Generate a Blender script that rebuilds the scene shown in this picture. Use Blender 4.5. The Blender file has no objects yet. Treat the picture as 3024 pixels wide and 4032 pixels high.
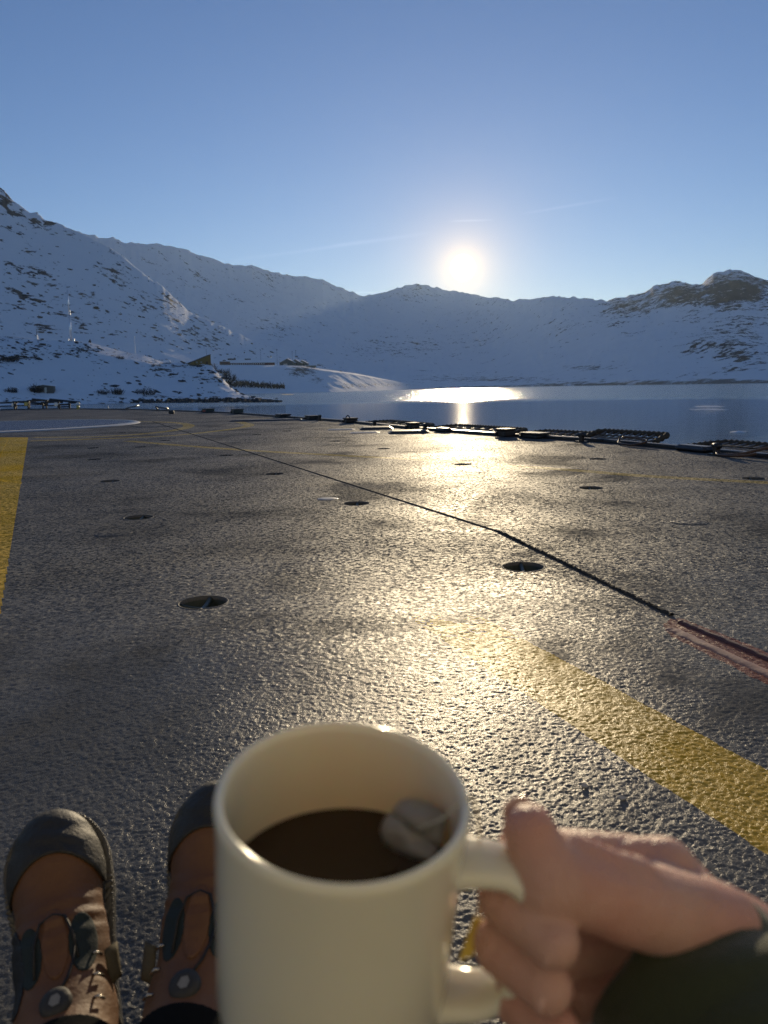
import bpy, bmesh, math, random
import numpy as np
from mathutils import Vector, Matrix, geometry

random.seed(7)
SC = bpy.context.scene
COL = SC.collection
rad = math.radians

# ------------------------------------------------------------------ camera
EYE = 0.67                       # height of the lens above the deck (sitting person)
WATER_Z = -4.55
PITCH, ROLL = rad(9.21), rad(1.1)
FPX = 3028.0                     # focal length in photo pixels (3024 x 4032)
_F = Vector((0, math.cos(PITCH), -math.sin(PITCH)))
_R0 = Vector((1, 0, 0)); _U0 = Vector((0, math.sin(PITCH), math.cos(PITCH)))
_U = _U0 * math.cos(ROLL) + _R0 * math.sin(ROLL)
_R = _R0 * math.cos(ROLL) - _U0 * math.sin(ROLL)
CAM = Vector((0, 0, EYE))
cd = bpy.data.cameras.new('camera'); cam = bpy.data.objects.new('camera', cd); COL.objects.link(cam)
cam.matrix_world = Matrix(((_R.x, _U.x, -_F.x, 0), (_R.y, _U.y, -_F.y, 0), (_R.z, _U.z, -_F.z, EYE), (0, 0, 0, 1)))
cd.sensor_fit = 'VERTICAL'; cd.sensor_height = 34.6; cd.lens = 34.6 * FPX / 4032
cd.clip_start = 0.02; cd.clip_end = 60000
cd.dof.use_dof = True; cd.dof.focus_distance = 3.0; cd.dof.aperture_fstop = 9.0
SC.camera = cam

def ray(px, py):
    return _F + _R * ((px - 1512) / FPX) - _U * ((py - 2016) / FPX)
def on_plane(px, py, z=0.0):
    d = ray(px, py); return CAM + d * ((z - EYE) / d.z)
def at_depth(px, py, d):
    return CAM + ray(px, py) * d
def at_range(px, py, r):          # horizontal range
    d = ray(px, py); return CAM + d * (r / math.hypot(d.x, d.y))

# ------------------------------------------------------------------ sky, sun, exposure
SUN_DIR = ray(1823, 1053).normalized()
SUN_EL = math.asin(SUN_DIR.z); SUN_AZ = math.atan2(SUN_DIR.x, SUN_DIR.y)
w = bpy.data.worlds.new('World'); SC.world = w; w.use_nodes = True
nt = w.node_tree; nt.nodes.clear()
def N(t, **k):
    n = nt.nodes.new(t)
    for a, b in k.items(): setattr(n, a, b)
    return n
def wm(op, a, b=None, c=None):
    n = N('ShaderNodeMath', operation=op)
    for i, v in enumerate((a, b, c)):
        if v is None: continue
        if isinstance(v, (int, float)): n.inputs[i].default_value = v
        else: nt.links.new(v, n.inputs[i])
    return n.outputs[0]
sky = N('ShaderNodeTexSky', sky_type='NISHITA'); sky.sun_disc = False
sky.sun_elevation = SUN_EL; sky.sun_rotation = SUN_AZ
sky.altitude = 0; sky.air_density = 0.95; sky.dust_density = 0.02; sky.ozone_density = 3.0
tint = N('ShaderNodeMix', data_type='RGBA', blend_type='MULTIPLY'); tint.inputs[0].default_value = 1.0
nt.links.new(sky.outputs[0], tint.inputs[6]); tint.inputs[7].default_value = (1.05, 1.01, 1.20, 1)
bg = N('ShaderNodeBackground'); nt.links.new(tint.outputs[2], bg.inputs[0]); bg.inputs[1].default_value = 0.097
# the sun's disc and its aureole (the lamp does the lighting)
tc = N('ShaderNodeTexCoord')
dot = N('ShaderNodeVectorMath', operation='DOT_PRODUCT'); nt.links.new(tc.outputs['Generated'], dot.inputs[0])
dot.inputs[1].default_value = SUN_DIR
ang = wm('MULTIPLY', wm('ARCCOSINE', wm('MINIMUM', dot.outputs['Value'], 1.0)), 180 / math.pi)
disc = wm('MULTIPLY', wm('SUBTRACT', 1.0, wm('SMOOTH_MIN', wm('DIVIDE', wm('MAXIMUM', wm('SUBTRACT', ang, 0.58), 0.0), 0.34), 1.0, 0.05)), 3.0)
disc = wm('MAXIMUM', disc, 0.0)
glow = wm('ADD', wm('MULTIPLY', wm('EXPONENT', wm('MULTIPLY', ang, -1.9)), 1.4), wm('ADD', wm('MULTIPLY', wm('EXPONENT', wm('MULTIPLY', ang, -0.5)), 0.95), wm('MULTIPLY', wm('EXPONENT', wm('MULTIPLY', ang, -0.15)), 0.10)))
bg2 = N('ShaderNodeBackground'); bg2.inputs[0].default_value = (1.0, 0.60, 0.15, 1); nt.links.new(glow, bg2.inputs[1])
bg3 = N('ShaderNodeBackground'); bg3.inputs[0].default_value = (1.0, 0.93, 0.75, 1); nt.links.new(disc, bg3.inputs[1])
# thin cirrus streaks, laid along great circles
nz = N('ShaderNodeTexNoise'); nz.inputs['Scale'].default_value = 14; nz.inputs['Detail'].default_value = 3
nt.links.new(tc.outputs['Generated'], nz.inputs['Vector'])
def streak(p0, p1, width, gain, wob):
    a = ray(*p0).normalized(); b = ray(*p1).normalized()
    n = a.cross(b).normalized(); m = (a + b).normalized(); half = a.angle(b) / 2
    d1 = N('ShaderNodeVectorMath', operation='DOT_PRODUCT'); nt.links.new(tc.outputs['Generated'], d1.inputs[0]); d1.inputs[1].default_value = n
    off = wm('ADD', d1.outputs['Value'], wm('MULTIPLY', wm('SUBTRACT', nz.outputs[0], 0.5), wob))
    across = wm('EXPONENT', wm('MULTIPLY', wm('POWER', wm('DIVIDE', off, width), 2.0), -1.0))
    d2 = N('ShaderNodeVectorMath', operation='DOT_PRODUCT'); nt.links.new(tc.outputs['Generated'], d2.inputs[0]); d2.inputs[1].default_value = m
    al = wm('DIVIDE', wm('ARCCOSINE', wm('MINIMUM', d2.outputs['Value'], 1.0)), half)
    along = wm('MAXIMUM', wm('SUBTRACT', 1.0, wm('POWER', al, 2.0)), 0.0)
    return wm('MULTIPLY', wm('MULTIPLY', across, along), wm('MULTIPLY', nz.outputs[0], gain))
cl = wm('ADD', streak((900, 1025), (1720, 915), 0.0022, 0.11, 0.004), streak((2040, 845), (2440, 775), 0.0016, 0.10, 0.003))
cl = wm('ADD', cl, streak((1760, 872), (1950, 866), 0.0012, 0.16, 0.002))
cl = wm('ADD', cl, streak((1280, 1152), (1520, 1150), 0.0010, 0.20, 0.001))
bg4 = N('ShaderNodeBackground'); bg4.inputs[0].default_value = (1.0, 0.93, 0.86, 1); nt.links.new(cl, bg4.inputs[1])
a1 = N('ShaderNodeAddShader'); nt.links.new(bg.outputs[0], a1.inputs[0]); nt.links.new(bg2.outputs[0], a1.inputs[1])
a2 = N('ShaderNodeAddShader'); nt.links.new(a1.outputs[0], a2.inputs[0]); nt.links.new(bg3.outputs[0], a2.inputs[1])
a3 = N('ShaderNodeAddShader'); nt.links.new(a2.outputs[0], a3.inputs[0]); nt.links.new(bg4.outputs[0], a3.inputs[1])
out = N('ShaderNodeOutputWorld'); nt.links.new(a3.outputs[0], out.inputs[0])
sd = bpy.data.lights.new('sun', 'SUN'); so = bpy.data.objects.new('sun', sd); COL.objects.link(so)
sd.energy = 4.0; sd.angle = rad(0.55); sd.color = (1.0, 0.80, 0.52)
so.rotation_euler = (-SUN_DIR).to_track_quat('-Z', 'Y').to_euler(); so.location = SUN_DIR * 50
vs = SC.view_settings; vs.view_transform = 'Standard'; vs.look = 'None'; vs.gamma = 1; vs.exposure = 0.0; vs.use_curve_mapping = False
SC.render.engine = 'CYCLES'
cy = SC.cycles; cy.use_denoising = True; cy.denoising_prefilter = 'NONE'; cy.max_bounces = 8; cy.volume_bounces = 0; cy.diffuse_bounces = 4; cy.sample_clamp_indirect = 4.0; cy.sample_clamp_direct = 0

# ------------------------------------------------------------------ helpers
def mat(name):
    m = bpy.data.materials.new(name); m.use_nodes = True
    t = m.node_tree; t.nodes.clear()
    o = t.nodes.new('ShaderNodeOutputMaterial'); b = t.nodes.new('ShaderNodeBsdfPrincipled')
    t.links.new(b.outputs[0], o.inputs[0]); return m, t, b
class G:                                   # small node-graph writer
    def __init__(s, t): s.t = t
    def node(s, typ, **k):
        n = s.t.nodes.new(typ)
        for a, b in k.items(): setattr(n, a, b)
        return n
    def put(s, sock, v):
        if hasattr(v, 'is_output') or isinstance(v, bpy.types.NodeSocket): s.t.links.new(v, sock)
        elif isinstance(v, tuple) and len(v) == 3 and sock.type == 'RGBA': sock.default_value = (*v, 1)
        else: sock.default_value = v
    def math(s, op, *a):
        n = s.node('ShaderNodeMath', operation=op)
        for i, v in enumerate(a): s.put(n.inputs[i], v)
        return n.outputs[0]
    def vmap(s, vec, scale=(1, 1, 1), loc=(0, 0, 0), rot=(0, 0, 0)):
        n = s.node('ShaderNodeMapping'); s.put(n.inputs['Vector'], vec)
        n.inputs['Scale'].default_value = scale; n.inputs['Location'].default_value = loc; n.inputs['Rotation'].default_value = rot
        return n.outputs[0]
    def noise(s, vec, scale, detail=4, rough=0.55, dist=0.0):
        n = s.node('ShaderNodeTexNoise'); s.put(n.inputs['Vector'], vec)
        n.inputs['Scale'].default_value = scale; n.inputs['Detail'].default_value = detail
        n.inputs['Roughness'].default_value = rough; n.inputs['Distortion'].default_value = dist
        return n.outputs[0]
    def voro(s, vec, scale, feature='F1', rnd=1.0):
        n = s.node('ShaderNodeTexVoronoi', feature=feature); s.put(n.inputs['Vector'], vec)
        n.inputs['Scale'].default_value = scale; n.inputs['Randomness'].default_value = rnd
        return n.outputs['Distance']
    def ramp(s, v, lo, hi, a=0.0, b=1.0):
        n = s.node('ShaderNodeMapRange'); n.clamp = True
        for i, q in enumerate((v, lo, hi, a, b)): s.put(n.inputs[i], q)
        return n.outputs[0]
    def mix(s, f, a, b):
        n = s.node('ShaderNodeMix', data_type='RGBA'); s.put(n.inputs[0], f); s.put(n.inputs[6], a); s.put(n.inputs[7], b); return n.outputs[2]
    def bump(s, h, strength, dist, normal=None):
        n = s.node('ShaderNodeBump'); s.put(n.inputs['Height'], h); s.put(n.inputs['Strength'], strength); s.put(n.inputs['Distance'], dist)
        if normal is not None: s.put(n.inputs['Normal'], normal)
        return n.outputs[0]
    def pos(s): return s.node('ShaderNodeNewGeometry').outputs['Position']
    def obj(s): return s.node('ShaderNodeTexCoord').outputs['Object']
    def attr(s, name): return s.node('ShaderNodeAttribute', attribute_name=name).outputs['Fac']
def simple(name, col, rough=0.6, var=0.25, scale=30.0, bump=0.0, metallic=0.0, spec=0.5, coat=0.0):
    m, t, b = mat(name); g = G(t); o = g.obj()
    n = g.noise(o, scale, 5, 0.6)
    c2 = tuple(c * (1 - var) for c in col); c1 = tuple(min(1, c * (1 + var)) for c in col)
    g.put(b.inputs['Base Color'], g.mix(n, c2, c1)); g.put(b.inputs['Roughness'], g.ramp(n, 0.3, 0.7, max(0.05, rough - 0.1), min(1, rough + 0.1)))
    b.inputs['Metallic'].default_value = metallic; b.inputs['Specular IOR Level'].default_value = spec; b.inputs['Coat Weight'].default_value = coat
    if bump: g.put(b.inputs['Normal'], g.bump(g.noise(o, scale * 2, 4, 0.6), 0.5, bump))
    return m

def link(name, me, m=None, parent=None):
    o = bpy.data.objects.new(name, me); COL.objects.link(o)
    if m is not None and not me.materials: me.materials.append(m)
    if parent is not None: o.parent = parent
    return o
def mesh(name, verts, faces, m=None, parent=None, smooth=False):
    me = bpy.data.meshes.new(name); me.from_pydata([tuple(v) for v in verts], [], faces); me.update()
    if smooth: me.polygons.foreach_set('use_smooth', [True] * len(me.polygons))
    return link(name, me, m, parent)
def tag(o, label=None, cat=None, group=None, kind=None):
    if label: o['label'] = label
    if cat: o['category'] = cat
    if group: o['group'] = group
    if kind: o['kind'] = kind
    return o
def empty(name, loc, rz=0.0, label=None, cat=None, group=None):
    o = bpy.data.objects.new(name, None); COL.objects.link(o); o.location = loc; o.rotation_euler = (0, 0, rz)
    o.empty_display_size = 0.1
    return tag(o, label, cat, group)
class MB:                                   # collects solid pieces of ONE part
    def __init__(s): s.v, s.f = [], []
    def add(s, vs, fs):
        k = len(s.v); s.v += [tuple(v) for v in vs]; s.f += [tuple(i + k for i in f) for f in fs]; return s
    def box(s, c, d, rz=0.0, ch=0.0, rx=0.0, ry=0.0):
        hx, hy, hz = (q / 2 for q in d)
        M = Matrix.Translation(c) @ Matrix.Rotation(rz, 4, 'Z') @ Matrix.Rotation(ry, 4, 'Y') @ Matrix.Rotation(rx, 4, 'X')
        if ch <= 0:
            vs = [M @ Vector((x * hx, y * hy, z * hz)) for z in (-1, 1) for x, y in ((-1, -1), (1, -1), (1, 1), (-1, 1))]
            return s.add(vs, [(3, 2, 1, 0), (4, 5, 6, 7), (0, 1, 5, 4), (1, 2, 6, 5), (2, 3, 7, 6), (3, 0, 4, 7)])
        vs = []
        for z, i in ((-hz, ch), (-hz + ch, 0), (hz - ch, 0), (hz, ch)):
            x, y = hx - i, hy - i; c2 = min(ch, 0.49 * min(hx, hy)) if i == 0 else ch * 0.6
            vs += [M @ Vector(p + (z,)) for p in ((-x + c2, -y), (x - c2, -y), (x, -y + c2), (x, y - c2), (x - c2, y), (-x + c2, y), (-x, y - c2), (-x, -y + c2))]
        fs = [tuple(range(7, -1, -1)), tuple(range(24, 32))]
        for l in range(3):
            for k in range(8): a, b2 = l * 8 + k, l * 8 + (k + 1) % 8; fs.append((a, b2, b2 + 8, a + 8))
        return s.add(vs, fs)
    def tube(s, pts, r, n=8, close=False):
        pts = [Vector(p) for p in pts]; rs = r if isinstance(r, (list, tuple)) else [r] * len(pts); k = len(pts)
        vs = []; up = Vector((0, 0, 1)); prev = None
        for i, p in enumerate(pts):
            if close: d = pts[(i + 1) % k] - pts[i - 1]
            else: d = pts[min(i + 1, k - 1)] - pts[max(i - 1, 0)]
            d.normalize()
            if prev is None: u = d.cross(up if abs(d.z) < 0.9 else Vector((1, 0, 0))).normalized()
            else: u = (prev - d * prev.dot(d)).normalized()
            prev = u; v = d.cross(u)
            vs += [p + (u * math.cos(2 * math.pi * j / n) + v * math.sin(2 * math.pi * j / n)) * rs[i] for j in range(n)]
        fs = []
        for i in range(k if close else k - 1):
            for j in range(n):
                a, b2 = i * n + j, i * n + (j + 1) % n; c, d2 = ((i + 1) % k) * n + (j + 1) % n, ((i + 1) % k) * n + j
                fs.append((a, b2, c, d2))
        if not close: fs += [tuple(range(n - 1, -1, -1)), tuple(range((k - 1) * n, k * n))]
        return s.add(vs, fs)
    def lathe(s, prof, n=32, M=Matrix()):
        vs = [M @ Vector((r * math.cos(2 * math.pi * j / n), r * math.sin(2 * math.pi * j / n), z)) for r, z in prof for j in range(n)]
        fs = [(i * n + j, i * n + (j + 1) % n, (i + 1) * n + (j + 1) % n, (i + 1) * n + j) for i in range(len(prof) - 1) for j in range(n)]
        if prof[0][0] > 1e-6 and getattr(s, 'cap', False): fs.append(tuple(range(n - 1, -1, -1)))
        return s.add(vs, fs)
    def prism(s, poly, z0, z1, M=Matrix()):
        k = len(poly)
        vs = [M @ Vector((x, y, z0)) for x, y in poly] + [M @ Vector((x, y, z1)) for x, y in poly]
        return s.add(vs, [tuple(range(k - 1, -1, -1)), tuple(range(k, 2 * k))] + [(i, (i + 1) % k, k + (i + 1) % k, k + i) for i in range(k)])
    def build(s, name, m, parent=None, smooth=False): return mesh(name, s.v, s.f, m, parent, smooth)

# numpy value noise
def _hash(ix, iy, seed):
    h = (ix.astype(np.int64) * 374761393 + iy.astype(np.int64) * 668265263 + seed * 974634777) & 0x7fffffff
    h = ((h ^ (h >> 13)) * 1274126177) & 0x7fffffff
    return ((h ^ (h >> 16)) & 0xffff) / 65535.0
def vnoise(x, y, seed=0):
    ix, iy = np.floor(x), np.floor(y); fx, fy = x - ix, y - iy
    fx = fx * fx * fx * (fx * (fx * 6 - 15) + 10); fy = fy * fy * fy * (fy * (fy * 6 - 15) + 10)
    a = _hash(ix, iy, seed); b = _hash(ix + 1, iy, seed); c = _hash(ix, iy + 1, seed); d = _hash(ix + 1, iy + 1, seed)
    return (a + (b - a) * fx) * (1 - fy) + (c + (d - c) * fx) * fy - 0.5
def fbm(x, y, oct=5, seed=0, gain=0.5, ridged=False):
    s = np.zeros_like(x); a = 1.0
    for i in range(oct):
        n = vnoise(x, y, seed + i * 17)
        s += a * ((0.5 - 2 * np.abs(n)) if ridged else 2 * n); a *= gain
        x, y = x * 2.03 + 11.3, y * 2.03 - 7.7
    return s

# ------------------------------------------------------------------ terrain
# Each piece of land is a height field over (bearing, range) round the anchorage: shore, foot, slope, crest.
def bearing(px): d = ray(px, 1525); return math.atan2(d.x, d.y)
def elev(px, py): d = ray(px, py); return math.atan2(d.z, math.hypot(d.x, d.y))
def curve(pts, th):                         # pts: (px, value); interpolated over bearing
    xs = np.array([bearing(p) for p, _ in pts]); return np.interp(th, xs, np.array([v for _, v in pts]))
def skyline(pts, th):                       # pts: (px, py) -> elevation angle by bearing
    prs = sorted((math.atan2(ray(x, y).x, ray(x, y).y), elev(x, y)) for x, y in pts)
    return np.interp(th, [p[0] for p in prs], [p[1] for p in prs])
def grid_mesh(name, X, Y, Z, m, attrs={}):
    a, b = X.shape
    me = bpy.data.meshes.new(name)
    co = np.stack([X, Y, Z], -1).reshape(-1, 3).astype(np.float32)
    i = np.arange(a * b).reshape(a, b)
    q = np.stack([i[:-1, :-1], i[1:, :-1], i[1:, 1:], i[:-1, 1:]], -1).reshape(-1, 4)
    me.vertices.add(len(co)); me.vertices.foreach_set('co', co.ravel())
    me.loops.add(q.size); me.loops.foreach_set('vertex_index', q.ravel().astype(np.int32))
    me.polygons.add(len(q)); me.polygons.foreach_set('loop_start', np.arange(0, q.size, 4, dtype=np.int32)); me.polygons.foreach_set('loop_total', np.full(len(q), 4, np.int32))
    me.polygons.foreach_set('use_smooth', np.ones(len(q), bool))
    me.update(calc_edges=True)
    for k, v in attrs.items():
        at = me.attributes.new(k, 'FLOAT', 'POINT'); at.data.foreach_set('value', v.reshape(-1).astype(np.float32))
    return link(name, me, m)

def snow_material(name, thr=0.585, rock=(0.075, 0.07, 0.068), heath=(0.12, 0.09, 0.062), s=1.0, strata=3.0, bumpd=1.0):
    m, t, b = mat(name); g = G(t); p = g.pos()
    q = g.vmap(p, (1, 1, strata), rot=(0.0, 0.35, 0.0))
    n1 = g.noise(q, 0.05 * s, 8, 0.68, 0.4); n2 = g.noise(q, 0.011 * s, 4, 0.55)
    mask = g.math('ADD', n1, g.math('MULTIPLY', g.math('SUBTRACT', n2, 0.5), 0.45))
    dens = g.attr('rock')
    rk = g.ramp(g.math('ADD', mask, dens), thr, thr + 0.04)
    hn = g.noise(g.vmap(p, (1, 1, 6)), 0.03 * s, 7, 0.7)
    hk = g.ramp(g.math('ADD', hn, g.attr('heath')), 0.60, 0.70)
    fine = g.noise(p, 0.35 * s, 5, 0.65)
    rc = g.mix(fine, tuple(c * 0.55 for c in rock), tuple(c * 1.6 for c in rock))
    sn = g.mix(g.noise(q, 0.02 * s, 4), (0.80, 0.81, 0.83), (0.90, 0.90, 0.90))
    c = g.mix(g.math('MULTIPLY', hk, 0.85), sn, g.mix(fine, tuple(x * 0.6 for x in heath), heath))
    c = g.mix(rk, c, rc)
    g.put(b.inputs['Base Color'], c); b.inputs['Roughness'].default_value = 0.85; b.inputs['Specular IOR Level'].default_value = 0.15
    h = g.math('ADD', g.math('MULTIPLY', g.noise(q, 0.06 * s, 6, 0.6), 1.0), g.math('MULTIPLY', rk, 0.25))
    g.put(b.inputs['Normal'], g.bump(h, 0.55, 9.0 * bumpd / s))
    return m
M_far = snow_material('snow_far_range', 0.56, s=0.75, strata=0.75, rock=(0.030, 0.033, 0.040), bumpd=0.45)
M_spur = snow_material('snow_spur', 0.570, s=0.65, strata=2.0, rock=(0.06, 0.06, 0.065), bumpd=0.4)
M_hill = snow_material('snow_hill', 0.56, s=4.0, strata=2.0, rock=(0.07, 0.06, 0.05), bumpd=0.5)

def land(name, th0, th1, na, nr, shore, crest, e_crest, prof, noise, m, back=0.35, z0=WATER_Z - 1.5, attrs=None, soft=0.05):
    th = np.linspace(th0, th1, na)[:, None]; t = np.linspace(0, 1 + back, nr)[None, :]
    def sm(a, f):
        k = max(3, int(na * f)); ker = np.hanning(2 * k + 1); ker /= ker.sum()
        return np.convolve(np.pad(a[:, 0], k, mode='edge'), ker, 'valid')[:, None]
    rs, rc = sm(shore(th), 0.07), sm(crest(th), 0.07); ec = e_crest(th)
    r = rs + (rc - rs) * t
    X, Y = r * np.sin(th), r * np.cos(th)
    es = np.arctan2(z0 - EYE, rs)
    gt = prof(np.clip(t, 0, 1) + 0 * th, th)
    em = sm(ec, soft)                        # broad form; the crest's own kinks stay near the crest
    e = es + (em - es) * gt + (ec - em) * np.clip(t, 0, 1) ** 7
    Z = EYE + r * np.tan(e)
    crest_z = EYE + rc * np.tan(ec)
    tb = np.clip((t - 1) / back, 0, 1)
    Z = np.where(t > 1, crest_z - (crest_z - z0) * (tb ** 1.3) * 0.75, Z)
    win = np.clip(t * 4, 0, 1) * np.clip((1.0 - t) * 5, 0.0, 1) + np.clip((t - 1) * 6, 0, 1) * 0.6
    Z = Z + noise(X, Y, t + 0 * th, th) * win
    at = attrs(X, Y, Z, t + 0 * th, th) if attrs else {}
    for k in ('rock', 'heath'): at.setdefault(k, np.zeros_like(Z))
    o = grid_mesh(name, X, Y, Z, m, at); tag(o, kind='structure'); return o, (X, Y, Z)
def img(X, Y, Z):                            # photo pixel of a point (used while shaping rock bands)
    dx, dy, dz = X, Y, Z - EYE
    f = dx * _F.x + dy * _F.y + dz * _F.z
    return 1512 + FPX * (dx * _R.x + dy * _R.y + dz * _R.z) / f, 2016 - FPX * (dx * _U.x + dy * _U.y + dz * _U.z) / f
def blob(px, py, cx, cy, rx, ry): return np.exp(-(((px - cx) / rx) ** 2 + ((py - cy) / ry) ** 2))

K = 1.8227
sky_far = [(-900, 930), (-400, 880), (0, 860), (130, 850), (392, 935), (447, 933), (501, 955), (620, 959), (729, 984), (820, 1013), (893, 1039), (993, 1046), (1094, 1075), (1203, 1090), (1276, 1103), (1349, 1134), (1431, 1168), (1513, 1152), (1586, 1123), (1640, 1114), (1713, 1130), (1795, 1146), (1841, 1152), (1932, 1170), (2023, 1181), (2078, 1179), (2151, 1167), (2224, 1168), (2315, 1174), (2379, 1185), (2460, 1167), (2540, 1150), (2552, 1139), (2606, 1115), (2679, 1108), (2752, 1123), (2766, 1118), (2780, 1101), (2797, 1091), (2808, 1080), (2826, 1075), (2838, 1066), (2856, 1064), (2872, 1059), (2884, 1064), (2903, 1062), (2925, 1066), (2940, 1074), (2962, 1079), (2975, 1088), (2993, 1093), (3024, 1107), (3300, 1150), (3700, 1120), (4200, 1180)]
def far_prof(t, th):
    k = np.clip((th - rad(8)) / rad(8), 0, 1); return 0.012 * (t > 0) + 0.988 * ((0.62 * t + 0.38 * t ** 1.8) * (1 - k) + t ** 0.9 * k)
def far_noise(X, Y, t, th):
    return 38 * fbm(X / 1500, Y / 1500, 6, 3, 0.5, True) * np.sin(np.pi * np.clip(t, 0, 1)) ** 0.7 + (8 * fbm(th * 75 + 1.3 * fbm(X / 900, Y / 900, 3, 88), np.hypot(X, Y) / 2600, 5, 12, 0.55, True) + 13 * fbm(X / 330, Y / 330, 5, 9, 0.55, True)) * np.clip(0.25 + t, 0, 1)
def far_attr(X, Y, Z, t, th):
    px, py = img(X, Y, Z)
    rock = -0.105 + 0.03 * t
    for c in ((2890, 1140, 150, 75, 0.30), (2680, 1165, 90, 55, 0.19), (2470, 1210, 110, 60, 0.17), (2880, 1330, 190, 120, 0.13), (2950, 1400, 160, 60, 0.08), (2600, 1160, 120, 45, .06),
              (1060, 1090, 90, 40, 0.10), (800, 1095, 90, 35, 0.08), (1080, 1280, 110, 45, 0.11), (1560, 1370, 170, 40, 0.12), (1900, 1300, 150, 90, 0.05), (1630, 1150, 120, 40, 0.07), (2250, 1290, 150, 40, 0.07)):
        rock = rock + c[4] * blob(px, py, *c[:4])
    heath = -0.2 + 0.30 * blob(px, py, 2330, 1448, 230, 22) + 0.22 * blob(px, py, 1800, 1480, 420, 30) + 0.22 * blob(px, py, 2250, 1498, 700, 16) + 0.15 * blob(px, py, 2900, 1470, 200, 40)
    heath = heath + 0.36 * np.clip(1 - t * 26, 0, 1)
    return {'rock': rock, 'heath': heath}
land('mountain_range', bearing(-900), bearing(4200), 900, 220,
     lambda th: curve([(-900, 1900), (1100, 1900), (1500, 2100), (1750, 2300), (2050, 2200), (2500, 1750), (3024, 1450), (4200, 1100)], th),
     lambda th: curve([(-900, 4500), (700, 5200), (1300, 6500), (1840, 8200), (2060, 5000), (2300, 4100), (2700, 3900), (3024, 3800), (4200, 3600)], th),
     lambda th: skyline(sky_far, th) + 0.0013 * fbm(th * 150, th * 0 + 3, 5, 5), far_prof, far_noise, M_far, attrs=far_attr)

# the steep mountainside on the left
spur_line = [(-1100, 420), (-500, 560), (-200, 660), (0, 739), (40, 775), (78, 808), (130, 838), (250, 890), (386, 950), (464, 990), (518, 1043), (579, 1086), (639, 1128), (700, 1185), (760, 1232), (850, 1275), (1000, 1340), (1150, 1400), (1300, 1452), (1450, 1500), (1600, 1532)]
def spur_attr(X, Y, Z, t, th):
    px, py = img(X, Y, Z)
    rock = -0.035 + 0.02 * fbm(X / 200, Y / 200, 3, 2)
    for c in ((40, 770, 90, 50, .16), (190, 870, 120, 40, .1), (460, 1060, 120, 70, .08), (640, 1170, 80, 50, .1), (250, 1200, 220, 60, .05), (50, 1130, 120, 60, .06), (560, 1320, 120, 30, .07), (820, 1330, 120, 30, .07), (300, 1040, 60, 60, -.12), (800, 1400, 300, 40, -.08), (420, 1390, 300, 25, -.08), (100, 1390, 200, 30, -.06)):
        rock = rock + c[4] * blob(px, py, *c[:4])
    return {'rock': rock, 'heath': np.full_like(rock, -0.13)}
def spur_noise(X, Y, t, th):
    return 4 * fbm(X / 300, Y / 300, 6, 21, 0.45) * np.sin(np.pi * np.clip(t, 0, 1)) ** 0.6 + 0.9 * fbm(X / 50, Y / 50, 4, 29)
spur = land('mountainside', bearing(-1100), bearing(1600), 620, 240,
     lambda th: curve([(-1100, 1320), (1000, 1330), (1600, 1500)], th), lambda th: curve([(-1100, 2100), (1000, 2100), (1600, 2200)], th),
     lambda th: skyline(spur_line, th) + 0.0016 * fbm(th * 130, th * 0 + 8, 5, 15), lambda t, th: 0.10 + 0.90 * t ** 1.12, spur_noise, M_spur, attrs=spur_attr, back=0.8)

# middle bench with the houses
bench_line = [(560, 1440), (700, 1437), (850, 1436), (1000, 1437), (1120, 1438), (1200, 1440), (1260, 1452), (1400, 1470), (1500, 1490), (1600, 1508), (1680, 1522), (1760, 1529)]
def bench_attr(X, Y, Z, t, th):
    px, py = img(X, Y, Z)
    rock = -0.14 + 0.20 * blob(px, py, 1190, 1470, 70, 22) + 0.15 * blob(px, py, 1400, 1520, 120, 14)
    heath = -0.12 + 0.34 * blob(px, py, 1190, 1455, 75, 26) + 0.22 * blob(px, py, 1500, 1515, 260, 12) + 0.12 * blob(px, py, 960, 1515, 100, 9) + 0.25 * blob(px, py, 1250, 1495, 40, 14)
    return {'rock': rock, 'heath': heath}
def bench_prof(t, th):
    return np.interp(t, [0, .62, .72, 1.0], [0, .93, .985, 1.0])
bench = land('bench_slope', bearing(560), bearing(1760), 360, 120,
     lambda th: curve([(560, 1040), (1000, 1050), (1300, 1080), (1500, 1300), (1640, 1650), (1760, 2000)], th), lambda th: curve([(560, 1280), (1000, 1290), (1300, 1320), (1500, 1550), (1640, 1850), (1760, 2200)], th),
     lambda th: skyline(bench_line, th), bench_prof, lambda X, Y, t, th: 0.9 * fbm(X / 40, Y / 40, 5, 31) * (t < 0.62), M_hill, attrs=bench_attr, back=0.5)

# near hill with the mast
hill_line = [(-1400, 1280), (-500, 1310), (0, 1323), (60, 1326), (150, 1336), (270, 1340), (350, 1348), (400, 1362), (480, 1384), (560, 1398), (640, 1425), (740, 1430), (800, 1433), (835, 1440), (860, 1470), (890, 1505), (925, 1540), (960, 1556), (1020, 1566), (1090, 1571)]
def hill_attr(X, Y, Z, t, th):
    px, py = img(X, Y, Z)
    rock = -0.045 + 0 * X
    for c in ((90, 1385, 140, 40, .05), (350, 1375, 60, 16, .16), (40, 1412, 60, 10, .2), (620, 1450, 90, 22, .06), (800, 1480, 90, 40, .07), (300, 1450, 300, 25, -.05), (500, 1520, 400, 25, -.12)):
        rock = rock + c[4] * blob(px, py, *c[:4])
    heath = -0.12 + .22 * blob(px, py, 60, 1330, 170, 14) + .10 * blob(px, py, 100, 1400, 150, 30) + .18 * blob(px, py, 460, 1400, 60, 12) + .2 * blob(px, py, 860, 1490, 60, 40) + .2 * blob(px, py, 650, 1430, 60, 10)
    return {'rock': rock, 'heath': heath}
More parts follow.
